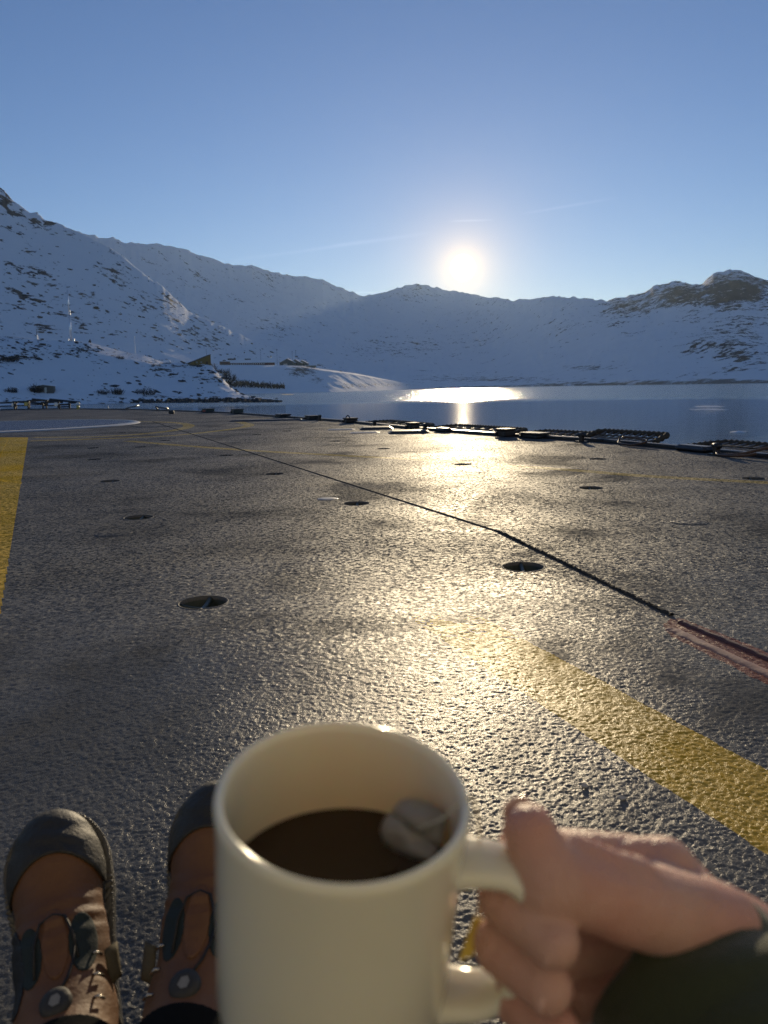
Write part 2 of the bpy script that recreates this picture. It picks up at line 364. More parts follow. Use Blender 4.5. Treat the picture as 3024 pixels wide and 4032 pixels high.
hill = land('near_hill', bearing(-1400), bearing(1090), 560, 150,
     lambda th: curve([(-1400, 330), (0, 375), (600, 400), (900, 415), (1090, 430)], th), lambda th: curve([(-1400, 470), (0, 500), (400, 520), (700, 520), (840, 500), (960, 455), (1090, 436)], th),
     lambda th: skyline(hill_line, th), lambda t, th: np.interp(t, [0, .05, .12, .35, .8, 1.0], [0, .06, .10, .34, .86, 1.0]) ,
     lambda X, Y, t, th: 0.9 * fbm(X / 26, Y / 26, 5, 41) * np.clip(1.2 - t, 0, 1), M_hill, attrs=hill_attr, back=0.6)

def ground_z(pc, x, y):                     # height of a land piece at x, y (nearest vertex)
    X, Y, Z = pc[1]; k = np.argmin((X - x) ** 2 + (Y - y) ** 2); return float(Z.reshape(-1)[k])
def land_hit(pc, px, py):                   # where the line of sight through a photo pixel meets a land piece
    X, Y, Z = pc[1]; u, v = img(X, Y, Z); t = np.hypot(X, Y)
    k = np.argmin((u - px) ** 2 + (v - py) ** 2 + t * 0.001); return Vector((float(X.reshape(-1)[k]), float(Y.reshape(-1)[k]), float(Z.reshape(-1)[k])))

# ------------------------------------------------------------------ water
m, t, b = mat('fjord_water'); g = G(t); p = g.pos()
b.inputs['Base Color'].default_value = (0.012, 0.03, 0.05, 1); b.inputs['IOR'].default_value = 1.33; b.inputs['Roughness'].default_value = 0.035
band = g.noise(g.vmap(p, (0.0016, 0.0075, 1), rot=(0, 0, 0.12)), 1.0, 4, 0.55, 0.3)
dist = g.node('ShaderNodeVectorMath', operation='LENGTH'); g.put(dist.inputs[0], p)
farm = g.ramp(dist.outputs['Value'], 195, 330)                      # wind has ruffled the outer water
calm = g.ramp(g.math('ADD', g.math('MULTIPLY', g.math('SUBTRACT', band, 0.5), 1.2), farm), 0.25, 0.75)
rip = g.math('ADD', g.noise(g.vmap(p, (1, 1.0, 1)), 1.1, 4, 0.6), g.math('MULTIPLY', g.noise(p, 0.28, 3, 0.5), 1.4))
g.put(b.inputs['Normal'], g.bump(rip, g.ramp(calm, 0, 1, 0.07, 0.85), 0.35))
g.put(b.inputs['Roughness'], g.ramp(calm, 0, 1, 0.04, 0.16))
M_water = m
wv = [(-6000, -200, WATER_Z), (6000, -200, WATER_Z), (6000, 4200, WATER_Z), (-6000, 4200, WATER_Z)]
tag(mesh('fjord_water', wv, [(0, 1, 2, 3)], M_water), kind='structure')
# land under and behind everything, out to the horizon
gm = simple('snow_ground', (0.7, 0.72, 0.76), 0.9, 0.1, 0.01)
tag(mesh('ground', [(-16000, -16000, -40), (16000, -16000, -40), (16000, 16000, -40), (-16000, 16000, -40)], [(0, 1, 2, 3)], gm), kind='structure')

# ------------------------------------------------------------------ air
hm = bpy.data.materials.new('thin_haze'); hm.use_nodes = True; t = hm.node_tree; t.nodes.clear()
ho = t.nodes.new('ShaderNodeOutputMaterial'); hv = t.nodes.new('ShaderNodeVolumePrincipled'); t.links.new(hv.outputs[0], ho.inputs['Volume'])
hv.inputs['Color'].default_value = (0.62, 0.80, 1.0, 1); hv.inputs['Density'].default_value = 1.4e-5; hv.inputs['Anisotropy'].default_value = 0.55
HAZE = MB().box((0, 3000, 640), (26000, 24000, 1370)).build('haze', hm); tag(HAZE, 'thin cold haze filling the air over the fjord', 'haze', kind='stuff')

# ------------------------------------------------------------------ flight deck
def deck_material(name, paint=None, wear=0.0):
    m, t, b = mat(name); g = G(t); p = g.pos()
    big = g.noise(p, 0.55, 5, 0.6, 0.3); mid = g.noise(p, 3.0, 5, 0.65)
    fleck = g.noise(p, 140.0, 3, 0.6)
    c = g.mix(g.ramp(g.math('ADD', big, g.math('MULTIPLY', mid, 0.5)), 0.55, 0.95), (0.090, 0.091, 0.087), (0.160, 0.158, 0.149))
    salt = g.ramp(g.math('ADD', g.noise(g.vmap(p, (0.5, 1.4, 1), rot=(0, 0, 0.43)), 0.9, 6, 0.7, 0.6), g.math('MULTIPLY', fleck, 0.25)), 0.68, 0.90)
    c = g.mix(g.math('MULTIPLY', salt, 0.55), c, (0.26, 0.26, 0.255))
    c = g.mix(g.ramp(fleck, 0.62, 0.75), c, (0.15, 0.15, 0.145))
    if paint:
        pv = g.mix(mid, tuple(x * 0.82 for x in paint), paint)
        k = g.ramp(g.math('ADD', g.noise(p, 22.0, 6, 0.75), g.math('MULTIPLY', big, 0.5)), 0.50 + 0.0 * wear, 0.72, 1.0, 1.0 - wear)
        c = g.mix(k, c, pv)
    g.put(b.inputs['Base Color'], c)
    flat = g.attr('flat')                   # 1 where the grain is not modelled: its relief then widens the gloss
    rg = g.ramp(g.math('ADD', big, g.math('MULTIPLY', mid, 0.4)), 0.5, 0.95, 0.0, 0.16)
    rg = g.math('ADD', rg, g.ramp(flat, 0, 1, 0.26, 0.50))
    g.put(b.inputs['Roughness'], rg); patchy = g.ramp(g.noise(p, 1.1, 5, 0.6, 0.5), 0.38, 0.62, 0.05, 1.25)
    g.put(b.inputs['Specular IOR Level'], g.math('MULTIPLY', g.ramp(flat, 0, 1, 0.11, 0.045), patchy))
    def vn(sc, k):
        n = g.node('ShaderNodeTexNoise'); g.put(n.inputs['Vector'], p); n.inputs['Scale'].default_value = sc; n.inputs['Detail'].default_value = 1.0
        v = g.node('ShaderNodeVectorMath', operation='SUBTRACT'); g.put(v.inputs[0], n.outputs['Color']); v.inputs[1].default_value = (0.5, 0.5, 0.5)
        w_ = g.node('ShaderNodeVectorMath', operation='SCALE'); g.put(w_.inputs[0], v.outputs[0]); g.put(w_.inputs['Scale'], g.math('MULTIPLY', flat, k)); return w_.outputs[0]
    def vadd(a, c_):
        n = g.node('ShaderNodeVectorMath', operation='ADD'); g.put(n.inputs[0], a); g.put(n.inputs[1], c_); return n.outputs[0]
    bn = g.node('ShaderNodeTexNoise'); g.put(bn.inputs['Vector'], p); bn.inputs['Scale'].default_value = 1.25; bn.inputs['Detail'].default_value = 2.0      # plating is never quite flat
    bs = g.node('ShaderNodeVectorMath', operation='SUBTRACT'); g.put(bs.inputs[0], bn.outputs['Color']); bs.inputs[1].default_value = (0.5, 0.5, 0.5)
    bk = g.node('ShaderNodeVectorMath', operation='MULTIPLY'); g.put(bk.inputs[0], bs.outputs[0]); bk.inputs[1].default_value = (0.30, 0.30, 0.0); big_n = bk.outputs[0]
    nn = g.node('ShaderNodeVectorMath', operation='NORMALIZE'); g.put(nn.inputs[0], vadd(vadd(vadd(g.node('ShaderNodeNewGeometry').outputs['Normal'], vn(150.0, 1.7)), vn(60.0, 1.7)), big_n))
    h = nn.outputs[0]
    g.put(b.inputs['Normal'], g.bump(g.noise(p, 360.0, 2, 0.6), 0.6, 0.0026, h))
    return m
M_deck = deck_material('deck_nonskid'); M_yel = deck_material('deck_yellow_paint', (0.66, 0.42, 0.022), 0.2)
M_yel_worn = deck_material('deck_yellow_worn', (0.50, 0.36, 0.07), 0.42); M_yel_bright = deck_material('deck_yellow_fresh', (0.75, 0.46, 0.02), 0.12)
M_primer = deck_material('red_primer_rough', (0.27, 0.10, 0.062), 0.15)

AX = rad(-24.5); ax = Vector((math.sin(AX), math.cos(AX), 0)); nx = Vector((math.cos(AX), -math.sin(AX), 0))   # ship's axis, outboard
EDGE_PX = [(3024, 1806), (2667, 1770), (2370, 1742), (1956, 1716), (1623, 1690), (1334, 1660), (913, 1628), (700, 1619), (500, 1613), (230, 1611), (0, 1615), (-400, 1626)]
EDGE = [on_plane(*q) for q in EDGE_PX]
EDGE = [EDGE[0] - ax * 12] + EDGE
OUT = EDGE + [EDGE[-1] + Vector((-6, -6, 0)), Vector((-13, 3, 0)), Vector((-6, -7, 0))]
def P2(v): return (v.x, v.y)
def poly_px(pts): return [P2(on_plane(*q)) for q in pts]
def resample(pts, step):
    o = []
    for a, b in zip(pts, pts[1:]):
        n = max(1, int(math.dist(a, b) / step))
        o += [(a[0] + (b[0] - a[0]) * k / n, a[1] + (b[1] - a[1]) * k / n) for k in range(n)]
    return o + [pts[-1]]
def smooth_line(pts, it=3):                 # Chaikin
    for _ in range(it):
        q = [pts[0]]
        for a, b in zip(pts, pts[1:]): q += [(a[0] * .75 + b[0] * .25, a[1] * .75 + b[1] * .25), (a[0] * .25 + b[0] * .75, a[1] * .25 + b[1] * .75)]
        pts = q + [pts[-1]]
    return pts
def ribbon(pts, wid):                        # painted band of constant width round a centre line (2D)
    L, R_ = [], []
    for i, p in enumerate(pts):
        a, b = pts[max(0, i - 1)], pts[min(len(pts) - 1, i + 1)]
        d = Vector((b[0] - a[0], b[1] - a[1])).normalized(); n = Vector((-d.y, d.x)) * wid / 2
        L.append((p[0] + n.x, p[1] + n.y)); R_.append((p[0] - n.x, p[1] - n.y))
    return L + R_[::-1]
rng = random.Random(3)
def ragged(poly, amp, step):
    q = resample(poly + [poly[0]], step)[:-1]
    return [(x + rng.uniform(-amp, amp), y + rng.uniform(-amp, amp)) for x, y in q]
def run_on(a, b, far):                       # straight painted edge carried on past the frame
    a, b = on_plane(*a), on_plane(*b); return [P2(a), P2(b), P2(b + (b - a).normalized() * far)]
lowA = run_on((1560, 2398), (2878, 3273), 3.0)
upA = run_on((1770, 2360), (3024, 3034), 3.0)
stripeA = ragged(lowA + upA[::-1], 0.003, 0.05)
stripeB = poly_px([(-500, 1722), (111, 1722), (9, 2364), (-140, 3300), (-1400, 3300)])
barB = poly_px([(-220, 1868), (0, 1884), (86, 1898), (84, 1906), (0, 1895), (-220, 1880)])
lineB = poly_px([(-30, 1842), (0, 1790), (30, 1728), (36, 1728), (6, 1790), (-18, 1842)])
def cpx(pts, wid): return ribbon(smooth_line([P2(on_plane(*q)) for q in pts]), wid)
ring1 = cpx([(130, 1722), (430, 1720), (690, 1697), (762, 1675), (690, 1662), (500, 1659)], 0.22)
ring2 = cpx([(118, 1736), (420, 1727), (690, 1716), (900, 1692), (1000, 1675), (940, 1661)], 0.20)
line3 = cpx([(500, 1736), (723, 1755), (1000, 1775), (1260, 1789), (1700, 1812), (2250, 1850), (2500, 1872), (2740, 1886), (3024, 1900), (3400, 1925)], 0.15)
GR_C = on_plane(-60, 1681); GR_R = (on_plane(415, 1681) - GR_C).length    # landing grid
MARKS = [('deck_marking_stripe', stripeA, M_yel, 'broad yellow curved stripe painted across the near deck at right', 'marking'),
         ('deck_marking_stripe', stripeB, M_yel, 'broad yellow stripe at the left edge of the deck', 'marking'),
         ('deck_marking_line', line3, M_yel_worn, 'thin faded yellow line running across the whole deck', 'marking'),
         ('deck_marking_ring', ring1, M_yel_worn, 'worn yellow inner ring around the landing grid', 'marking'),
         ('deck_marking_ring', ring2, M_yel_worn, 'worn yellow outer ring around the landing grid', 'marking')]
HOLE_R = 0.0765
TIE = [(800, 2372), (2060, 2232), (545, 2037), (1403, 1982), (2328, 1921), (432, 1894), (1080, 1866), (370, 1809), (365, 1764), (553, 1760), (890, 1793), (1510, 1767), (1320, 1737), (1822, 1828), (2355, 1807), (2968, 1884), (650, 1735), (1010, 1712), (1130, 1697), (480, 1704)]
TIE_P = [on_plane(*q) for q in TIE]
primer = ragged(poly_px([(2608, 2462), (2640, 2438), (2689, 2436), (3024, 2568), (3400, 2716), (3400, 2884), (3024, 2698), (2645, 2506)]), 0.004, 0.012)

# the near deck is modelled grain by grain; further out the same grain is fine relief
B0, B1, R0_, R1_ = rad(-45), rad(52), 0.5, 3.5
arc_n = 780
def sector(rr): return [(rr * math.sin(B0 + (B1 - B0) * k / arc_n), rr * math.cos(B0 + (B1 - B0) * k / arc_n)) for k in range(arc_n + 1)]
near_poly = sector(R0_) + sector(R1_)[::-1]
def circle2(c, r, n=24): return [(c.x + r * math.cos(2 * math.pi * k / n), c.y + r * math.sin(2 * math.pi * k / n)) for k in range(n)]
cv, cf, ids = [], [], []
def face(poly, idn):
    if sum(a[0] * b[1] - b[0] * a[1] for a, b in zip(poly, poly[1:] + poly[:1])) < 0: poly = poly[::-1]
    k = len(cv); cv.extend(Vector(q) for q in poly); cf.append(list(range(k, k + len(poly)))); ids.append(idn)
face([P2(v) for v in OUT], 'deck')
face(near_poly, 'near')
for k, mk in enumerate(MARKS): face(mk[1], ('mark', k))
face(barB, 'bar'); face(lineB, 'bar2'); face(primer, 'primer')
for c in TIE_P: face(circle2(c, HOLE_R), 'hole')
face(circle2(GR_C, GR_R * 0.97, 64), 'hole')
V, E, F, ov, oe, of = geometry.delaunay_2d_cdt(cv, [], cf, 1, 1e-6)
print('CDT', len(cv), len(F), [len(x) for x in of[:5]])
buckets = {}
for f, src in zip(F, of):
    s_ = {ids[i] if isinstance(ids[i], str) else ids[i] for i in src}
    if 'near' in s_ or 'hole' in s_ or 'deck' not in s_: continue
    key = 'primer' if 'primer' in s_ else 'bar' if 'bar' in s_ else 'bar2' if 'bar2' in s_ else next((q for q in s_ if isinstance(q, tuple)), 'deck')
    buckets.setdefault(key, []).append(f)

th = np.linspace(B0, B1, arc_n + 1)[:, None]; rr = np.exp(np.linspace(math.log(R0_), math.log(R1_), 960))[None, :]
GX, GY = rr * np.sin(th), rr * np.cos(th)
def grain(X, Y):
    a = fbm(X / 0.0050, Y / 0.0050, 2, 51, 0.5); b_ = vnoise(X / 0.014, Y / 0.014, 77)
    h = np.clip(a + 0.25, -0.55, 1.2); return 0.00100 * h + 0.0005 * b_
fade = np.clip((R1_ - rr) / 0.5, 0, 1) * np.clip((rr - R0_) / 0.03, 0, 1) * np.clip((th - B0) / 0.03, 0, 1) * np.clip((B1 - th) / 0.03, 0, 1)
GZ = grain(GX, GY) * fade
def inside(poly, X, Y):
    px_, py_ = np.array(poly)[:, 0], np.array(poly)[:, 1]; r = np.zeros(X.shape, bool); n = len(poly); j = n - 1
    bb = (X >= px_.min()) & (X <= px_.max()) & (Y >= py_.min()) & (Y <= py_.max())
    xs, ys = X[bb], Y[bb]; rr_ = np.zeros(xs.shape, bool)
    for i in range(n):
        c = ((py_[i] > ys) != (py_[j] > ys)) & (xs < (px_[j] - px_[i]) * (ys - py_[i]) / (py_[j] - py_[i] + 1e-12) + px_[i]); rr_ ^= c; j = i
    r[bb] = rr_; return r
cx_ = (GX[:-1, :-1] + GX[1:, 1:]) / 2; cy_ = (GY[:-1, :-1] + GY[1:, 1:]) / 2
owner = np.zeros(cx_.shape, int)                        # 0 deck, 1.. marks, 90 primer, 99 hole
for k, mk in enumerate(MARKS[:2]): owner[inside(mk[1], cx_, cy_)] = k + 1
rc_ = np.hypot(cx_, cy_); rs_ = 0.5 * (Vector(lowA[0]).length + Vector(upA[0]).length)      # far end of the broad stripe broken up to stand for the glare
owner[(owner == 1) & ((vnoise(cx_ / .03, cy_ / .03, 5) + .5 * vnoise(cx_ / .011, cy_ / .011, 6) + .5) > np.clip((rs_ - rc_) / .42, 0, 1) * 1.3 - .1)] = 0
owner[inside(primer, cx_, cy_)] = 90
for c in TIE_P[:2]: owner[((cx_ - c.x) ** 2 + (cy_ - c.y) ** 2) < HOLE_R ** 2] = 99
ivx = np.arange(GX.size).reshape(GX.shape)
quads = np.stack([ivx[:-1, :-1], ivx[:-1, 1:], ivx[1:, 1:], ivx[1:, :-1]], -1)
co_all = np.stack([GX, GY, GZ], -1).reshape(-1, 3); fl_all = (np.clip((rr - 1.5) / 1.7, 0, 1) + 0 * th).reshape(-1)
def deck_piece(name, tris, code, m):
    q = quads[owner == code].reshape(-1, 4) if code is not None else np.zeros((0, 4), int)
    used, inv = np.unique(q, return_inverse=True); n0 = len(used)
    tl = [i for f in tris for i in f]; tu = sorted(set(tl)); tm = {v: n0 + i for i, v in enumerate(tu)}
    co = np.concatenate([co_all[used], np.array([(V[i].x, V[i].y, 0.0) for i in tu]).reshape(-1, 3)]).astype(np.float32)
    loops = np.concatenate([inv.reshape(-1), np.array([tm[i] for i in tl], int)]).astype(np.int32)
    tot = np.concatenate([np.full(len(q), 4), np.array([len(f) for f in tris], int)]).astype(np.int32)
    me = bpy.data.meshes.new(name); me.vertices.add(len(co)); me.vertices.foreach_set('co', co.ravel())
    me.loops.add(len(loops)); me.loops.foreach_set('vertex_index', loops)
    me.polygons.add(len(tot)); me.polygons.foreach_set('loop_start', np.concatenate([[0], np.cumsum(tot)[:-1]]).astype(np.int32)); me.polygons.foreach_set('loop_total', tot)
    me.polygons.foreach_set('use_smooth', np.ones(len(tot), bool)); me.update(calc_edges=True)
    at = me.attributes.new('flat', 'FLOAT', 'POINT'); at.data.foreach_set('value', np.concatenate([fl_all[used], np.ones(len(tu))]).astype(np.float32))
    return link(name, me, m)
tag(deck_piece('flight_deck', buckets.get('deck', []), 0, M_deck), kind='structure')
for k, mk in enumerate(MARKS):
    o = deck_piece(mk[0], buckets.get(('mark', k), []), k + 1 if k < 2 else None, mk[2]); tag(o, mk[3], mk[4], 'yellow deck markings', 'structure')
o = deck_piece('deck_marking_bar', buckets.get('bar', []), None, M_yel_bright); tag(o, 'bright yellow bar crossing the left deck stripe', 'marking', 'yellow deck markings', 'structure')
o = deck_piece('deck_marking_bar', buckets.get('bar2', []), None, M_yel_bright); tag(o, 'pale diagonal bar on the far end of the left stripe', 'marking', 'yellow deck markings', 'structure')
o = deck_piece('primer_patch', buckets.get('primer', []), 90, M_primer); tag(o, 'ragged red primer patch around the weld at right', 'paint patch', kind='structure')
# hull side under the deck edge
hull = MB()
for a, b_ in zip(OUT, OUT[1:] + OUT[:1]): hull.add([(a.x, a.y, -0.004), (b_.x, b_.y, -0.004), (b_.x, b_.y, WATER_Z - 1), (a.x, a.y, WATER_Z - 1)], [(0, 1, 2, 3)])
tag(hull.build('ship_hull', simple('hull_grey', (0.16, 0.17, 0.18), 0.5)), kind='structure')
def set_flat(o):
    at = o.data.attributes.new('flat', 'FLOAT', 'POINT'); at.data.foreach_set('value', np.ones(len(o.data.vertices), np.float32)); return o
# unseen hangar front added close behind the sitting person; bounces the low sun forward
M_ship = simple('ship_grey_paint', (0.40, 0.40, 0.39), 0.55, 0.06, 3.0)
hc = Vector((0, 0, 0)) - ax * 1.15
hang = MB(); hang.box((0, -0.2, 2.3), (13.4, 0.4, 4.6)); hang.box((0, -2.2, 5.2), (9.0, 3.6, 1.8))
ho_ = hang.build('added_hangar_front', M_ship); ho_.location = hc; ho_.rotation_euler = (0, 0, -AX); tag(ho_, kind='structure')
for k in range(-3, 4):
    if k: MB().box((k * 1.9, 0.03, 2.2), (0.10, 0.06, 4.2), 0, 0.01).build('stiffener', M_ship, ho_)
MB().box((0, 0.02, 1.9), (4.6 * 0.4, 0.04, 3.4), 0, 0.01).build('added_hangar_door', M_ship, ho_)

# ------------------------------------------------------------------ things on the deck
M_black = simple('black_steel', (0.022, 0.022, 0.024), 0.42, 0.4, 25, 0.002)
M_brown = simple('weathered_brown_steel', (0.045, 0.032, 0.022), 0.5, 0.4, 25, 0.002)
M_dgreen = simple('dark_green_paint', (0.045, 0.06, 0.052), 0.5, 0.3, 40)
M_rope = simple('dirty_rope', (0.06, 0.05, 0.035), 0.85, 0.4, 120, 0.002)
M_hose = simple('brown_hose', (0.10, 0.055, 0.03), 0.5, 0.3, 40)
M_grey = simple('grey_plate', (0.20, 0.20, 0.20), 0.45, 0.25, 30, 0.001)
M_white = simple('white_paint', (0.75, 0.75, 0.72), 0.5, 0.08, 20)
M_redp = simple('red_paint', (0.45, 0.05, 0.03), 0.5, 0.15, 20)
M_yfit = simple('yellow_fitting', (0.55, 0.45, 0.12), 0.45, 0.15, 20)

def tie_down(p, rz, label, group):
    e = empty('tie_down_socket', p, rz, label, 'socket', group)
    r = HOLE_R
    MB().lathe([(r - 0.001, -0.012), (r - 0.001, 0.001), (r + 0.002, 0.0016), (r + 0.004, 0.0012), (r + 0.007, -0.003)], 40).build('rim', M_deck_rim, e, True)
    MB().lathe([(r, -0.004), (r * 0.97, -0.03), (r * 0.86, -0.055), (r * 0.6, -0.072), (r * 0.25, -0.08), (0.0005, -0.082)], 32).build('bowl', M_dgreen, e, True)
    for k in (0, 1):
        b_ = MB(); a = k * math.pi / 2
        pts = [(math.cos(a) * q, math.sin(a) * q, -0.013 - 0.012 * (1 - (q / r) ** 2) + (0.0035 if k else 0)) for q in np.linspace(-r, r, 9)]
        b_.tube(pts, 0.0085, 8); b_.build('crossbar', M_dgreen, e, True)
M_deck_rim = simple('worn_socket_rim', (0.12, 0.12, 0.115), 0.75, 0.4, 120, 0.003, 0, 0.2)
tie_labels = ['round tie-down socket nearest the boots and the mug', 'round tie-down socket beside the weld seam in the right foreground',
  'second socket out from the boots, left of the weld seam', 'socket just left of the weld seam in the middle of the deck', 'single round socket on the open deck right of the weld seam',
  'third socket out from the boots in the left row', 'socket close left of the weld seam, further out than the middle one', 'socket by the pale scuffs beyond the third left one', 'far left socket of the pair short of the thin yellow line', 'far right socket of the pair short of the thin yellow line',
  'socket just short of where the weld seam meets the thin line', 'small far socket beyond the thin line left of the sun glare', 'tiny far socket near the two low dark plates', 'socket inside the glare under the sun', 'far socket in front of the rope-wrapped net frame', 'socket beside the thin yellow line at the right picture edge',
  'far socket between the yellow rings, left of the weld seam', 'far socket right of the outer yellow ring, nearer one', 'far socket right of the outer yellow ring, farther one', 'far socket just outside the landing grid']
for p_, l_ in zip(TIE_P, tie_labels): tie_down(p_, AX + 0.35, l_, 'tie-down sockets in the deck')

def seam(name, pts_px, wid, hgt, label, m=None, jit=.002, step=.03):
    pts = resample(smooth_line([P2(on_plane(*q)) for q in pts_px], 4), step); mb = MB(); n = len(pts); prof = [(-1, -.6), (-.8, .25), (-.4, .8), (0, 1), (.4, .85), (.8, .3), (1, -.6)]
    vs = []; r2 = random.Random(len(pts))
    for i, p in enumerate(pts):
        a, b_ = pts[max(0, i - 1)], pts[min(n - 1, i + 1)]; d = Vector((b_[0] - a[0], b_[1] - a[1])).normalized()
        for u, v in prof: vs.append((p[0] - d.y * u * wid / 2 + r2.uniform(-jit, jit), p[1] + d.x * u * wid / 2 + r2.uniform(-jit, jit), max(-0.004, v * hgt + r2.uniform(-jit, jit) * .5)))
    fs = [(i * 7 + j, i * 7 + j + 1, (i + 1) * 7 + j + 1, (i + 1) * 7 + j) for i in range(n - 1) for j in range(6)]
    o = mb.add(vs, fs).build(name, m or M_deck, None, True); tag(o, label, 'seam', kind='thing')
    at = o.data.attributes.new('flat', 'FLOAT', 'POINT'); at.data.foreach_set('value', np.ones(len(vs), np.float32))
M_seam = simple('shadow_dark_seam', (0.06, 0.06, 0.058), 0.95, 0.4, 90, 0.004, 0, 0.1)  # seam colour darkened to carry the shadow band along the ridge
seam('weld_seam', [(600, 1660), (819, 1729), (1965, 2094)], 0.016, 0.005, 'long thin weld seam running diagonally from the landing circle to the middle', M_seam, .002)
seam('weld_seam', [(1960, 2092), (2645, 2425)], 0.016, 0.0065, 'ragged broader weld seam running down to the red patch', M_seam, .006, .006)
seam('weld_seam', [(60, 1660), (420, 1659), (560, 1685)], 0.02, 0.004, 'faint far seam near the landing grid')
# bare ridge, and a dark red strip painting the shade of the recess
M_primer_s = simple('bare_red_primer', (0.33, 0.185, 0.135), 0.6, 0.2, 60, 0.001)
seam('weld_ridge', [(2640, 2476), (3024, 2655), (3400, 2830)], 0.042, 0.004, 'scraped reddish weld ridge inside the primer patch', M_primer_s)
seam('recess_shade_strip', [(2680, 2450), (3024, 2596), (3400, 2756)], 0.028, 0.007, 'dark red strip painted for the shaded recess along the primer patch', simple('shaded_primer', (0.10, 0.035, 0.025), 0.6, 0.3, 60, 0.001))

# scuffed round covers
def cover(px, py, r, m, label):
    mb = MB(); mb.lathe([(0.001, 0.0022), (r * 0.5, 0.0026), (r * 0.86, 0.0022), (r * 0.93, 0.0005), (r, 0.0024), (r * 1.05, -0.001)], 32)
    o = set_flat(mb.build('deck_cover', m, None, True)); o.location = on_plane(px, py); tag(o, label, 'cover', 'small round covers set in the deck')
M_scuff = deck_material('scuffed_cover', (0.19, 0.19, 0.185), 0.6)
cover(1290, 1964, 0.062, M_grey, 'pale round cover left of the weld seam')
cover(448, 2100, 0.085, M_scuff, 'scuffed round cover short of the second left socket')
cover(2715, 2055, 0.085, M_scuff, 'scuffed round cover on the right of the deck')
M_chip = simple('pale_chip', (0.42, 0.40, 0.37), 0.8, 0.2, 90)
for px_, py_, l_ in ((2300, 3100, 'small grey paint chip lying left of the broad stripe'), (2448, 3148, 'pale flake of grit beside the paint chip')):
    mb = MB(); r3 = random.Random(px_); q = [(0.007 * math.cos(a) * r3.uniform(.6, 1.2), 0.005 * math.sin(a) * r3.uniform(.6, 1.2)) for a in np.linspace(0, 6.28, 8)[:-1]]
    mb.prism(q, 0.0, 0.0028); o = mb.build('paint_chip', M_chip); o.location = on_plane(px_, py_) + Vector((0, 0, 0.0015)); o.rotation_euler = (0.3, 0.2, 0); tag(o, l_, 'paint chip', 'chips lying on the deck')

# landing grid
M_ringw = simple('worn_white_ring', (0.48, 0.48, 0.46), 0.6, 0.25, 6.0)
e = empty('landing_grid', GR_C, AX, 'round steel landing grid with a white rim on the left of the deck', 'landing grid')
MB().lathe([(GR_R * 0.925, 0.012), (GR_R * 0.925, 0.02), (GR_R * 0.985, 0.018), (GR_R * 1.0, 0.0), (GR_R * 1.002, -0.01)], 96).build('rim', M_ringw, e, True)
MB().lathe([(0.001, -0.10), (GR_R * 0.95, -0.10), (GR_R * 0.97, 0.0)], 64).build('pit', simple('grid_pit', (0.008, 0.010, 0.016), 0.8), e)
M_gridbar = simple('grid_steel', (0.16, 0.20, 0.28), 0.45, 0.2, 10)
for ori in (0, 1):
    mb = MB(); R9 = GR_R * 0.925; st = 0.13
    k = -int(R9 / st)
    while k * st < R9:
        s_ = k * st; h_ = math.sqrt(max(0, R9 * R9 - s_ * s_))
        if h_ > 0.1: mb.box((s_, 0, -0.008 + 0.012 * ori) if ori == 0 else (0, s_, 0.004), (0.05, 2 * h_, 0.02) if ori == 0 else (2 * h_, 0.05, 0.02))
        k += 1
    tag(mb.build('grating', M_gridbar, e), kind='stuff')

# low flat plates beyond the thin line
def plate(px, py, lx, ly, h, m, label):
    mb = MB(); hx, hy = lx / 2, ly / 2; c = min(0.06, hx * 0.3)
    vs = [(-hx, -hy, 0.002), (hx, -hy, 0.002), (hx, hy, 0.002), (-hx, hy, 0.002), (-hx + c, -hy + c, h), (hx - c, -hy + c, h), (hx - c, hy - c, h), (-hx + c, hy - c, h)]
    mb.add(vs, [(4, 5, 6, 7), (0, 1, 5, 4), (1, 2, 6, 5), (2, 3, 7, 6), (3, 0, 4, 7)])
    o = mb.build('deck_plate', m); o.location = on_plane(px, py); o.rotation_euler = (0, 0, 0); tag(o, label, 'plate', 'flat plates bolted to the deck')
plate(1482, 1688, 0.55, 0.55, 0.035, M_brown, 'low dark plate with sloping sides, farther of the two near the rail')
plate(1610, 1703, 0.62, 0.5, 0.035, M_brown, 'low dark plate with sloping sides, nearer of the two near the rail')
plate(1345, 1692, 0.45, 0.3, 0.012, M_grey, 'thin pale plate left of the dark plates')
plate(1438, 1704, 0.45, 0.3, 0.012, M_grey, 'thin pale plate just below the dark plates')
plate(1050, 1657, 1.6, 0.25, 0.03, M_black, 'long thin dark plate beyond the outer yellow ring')
mb = MB(); mb.box((0, 0, 0.05), (0.16, 0.14, 0.10), 0, 0.02); o = mb.build('deck_fitting', M_black); o.location = on_plane(676, 1630); tag(o, 'small black fitting standing on the far deck', 'fitting')

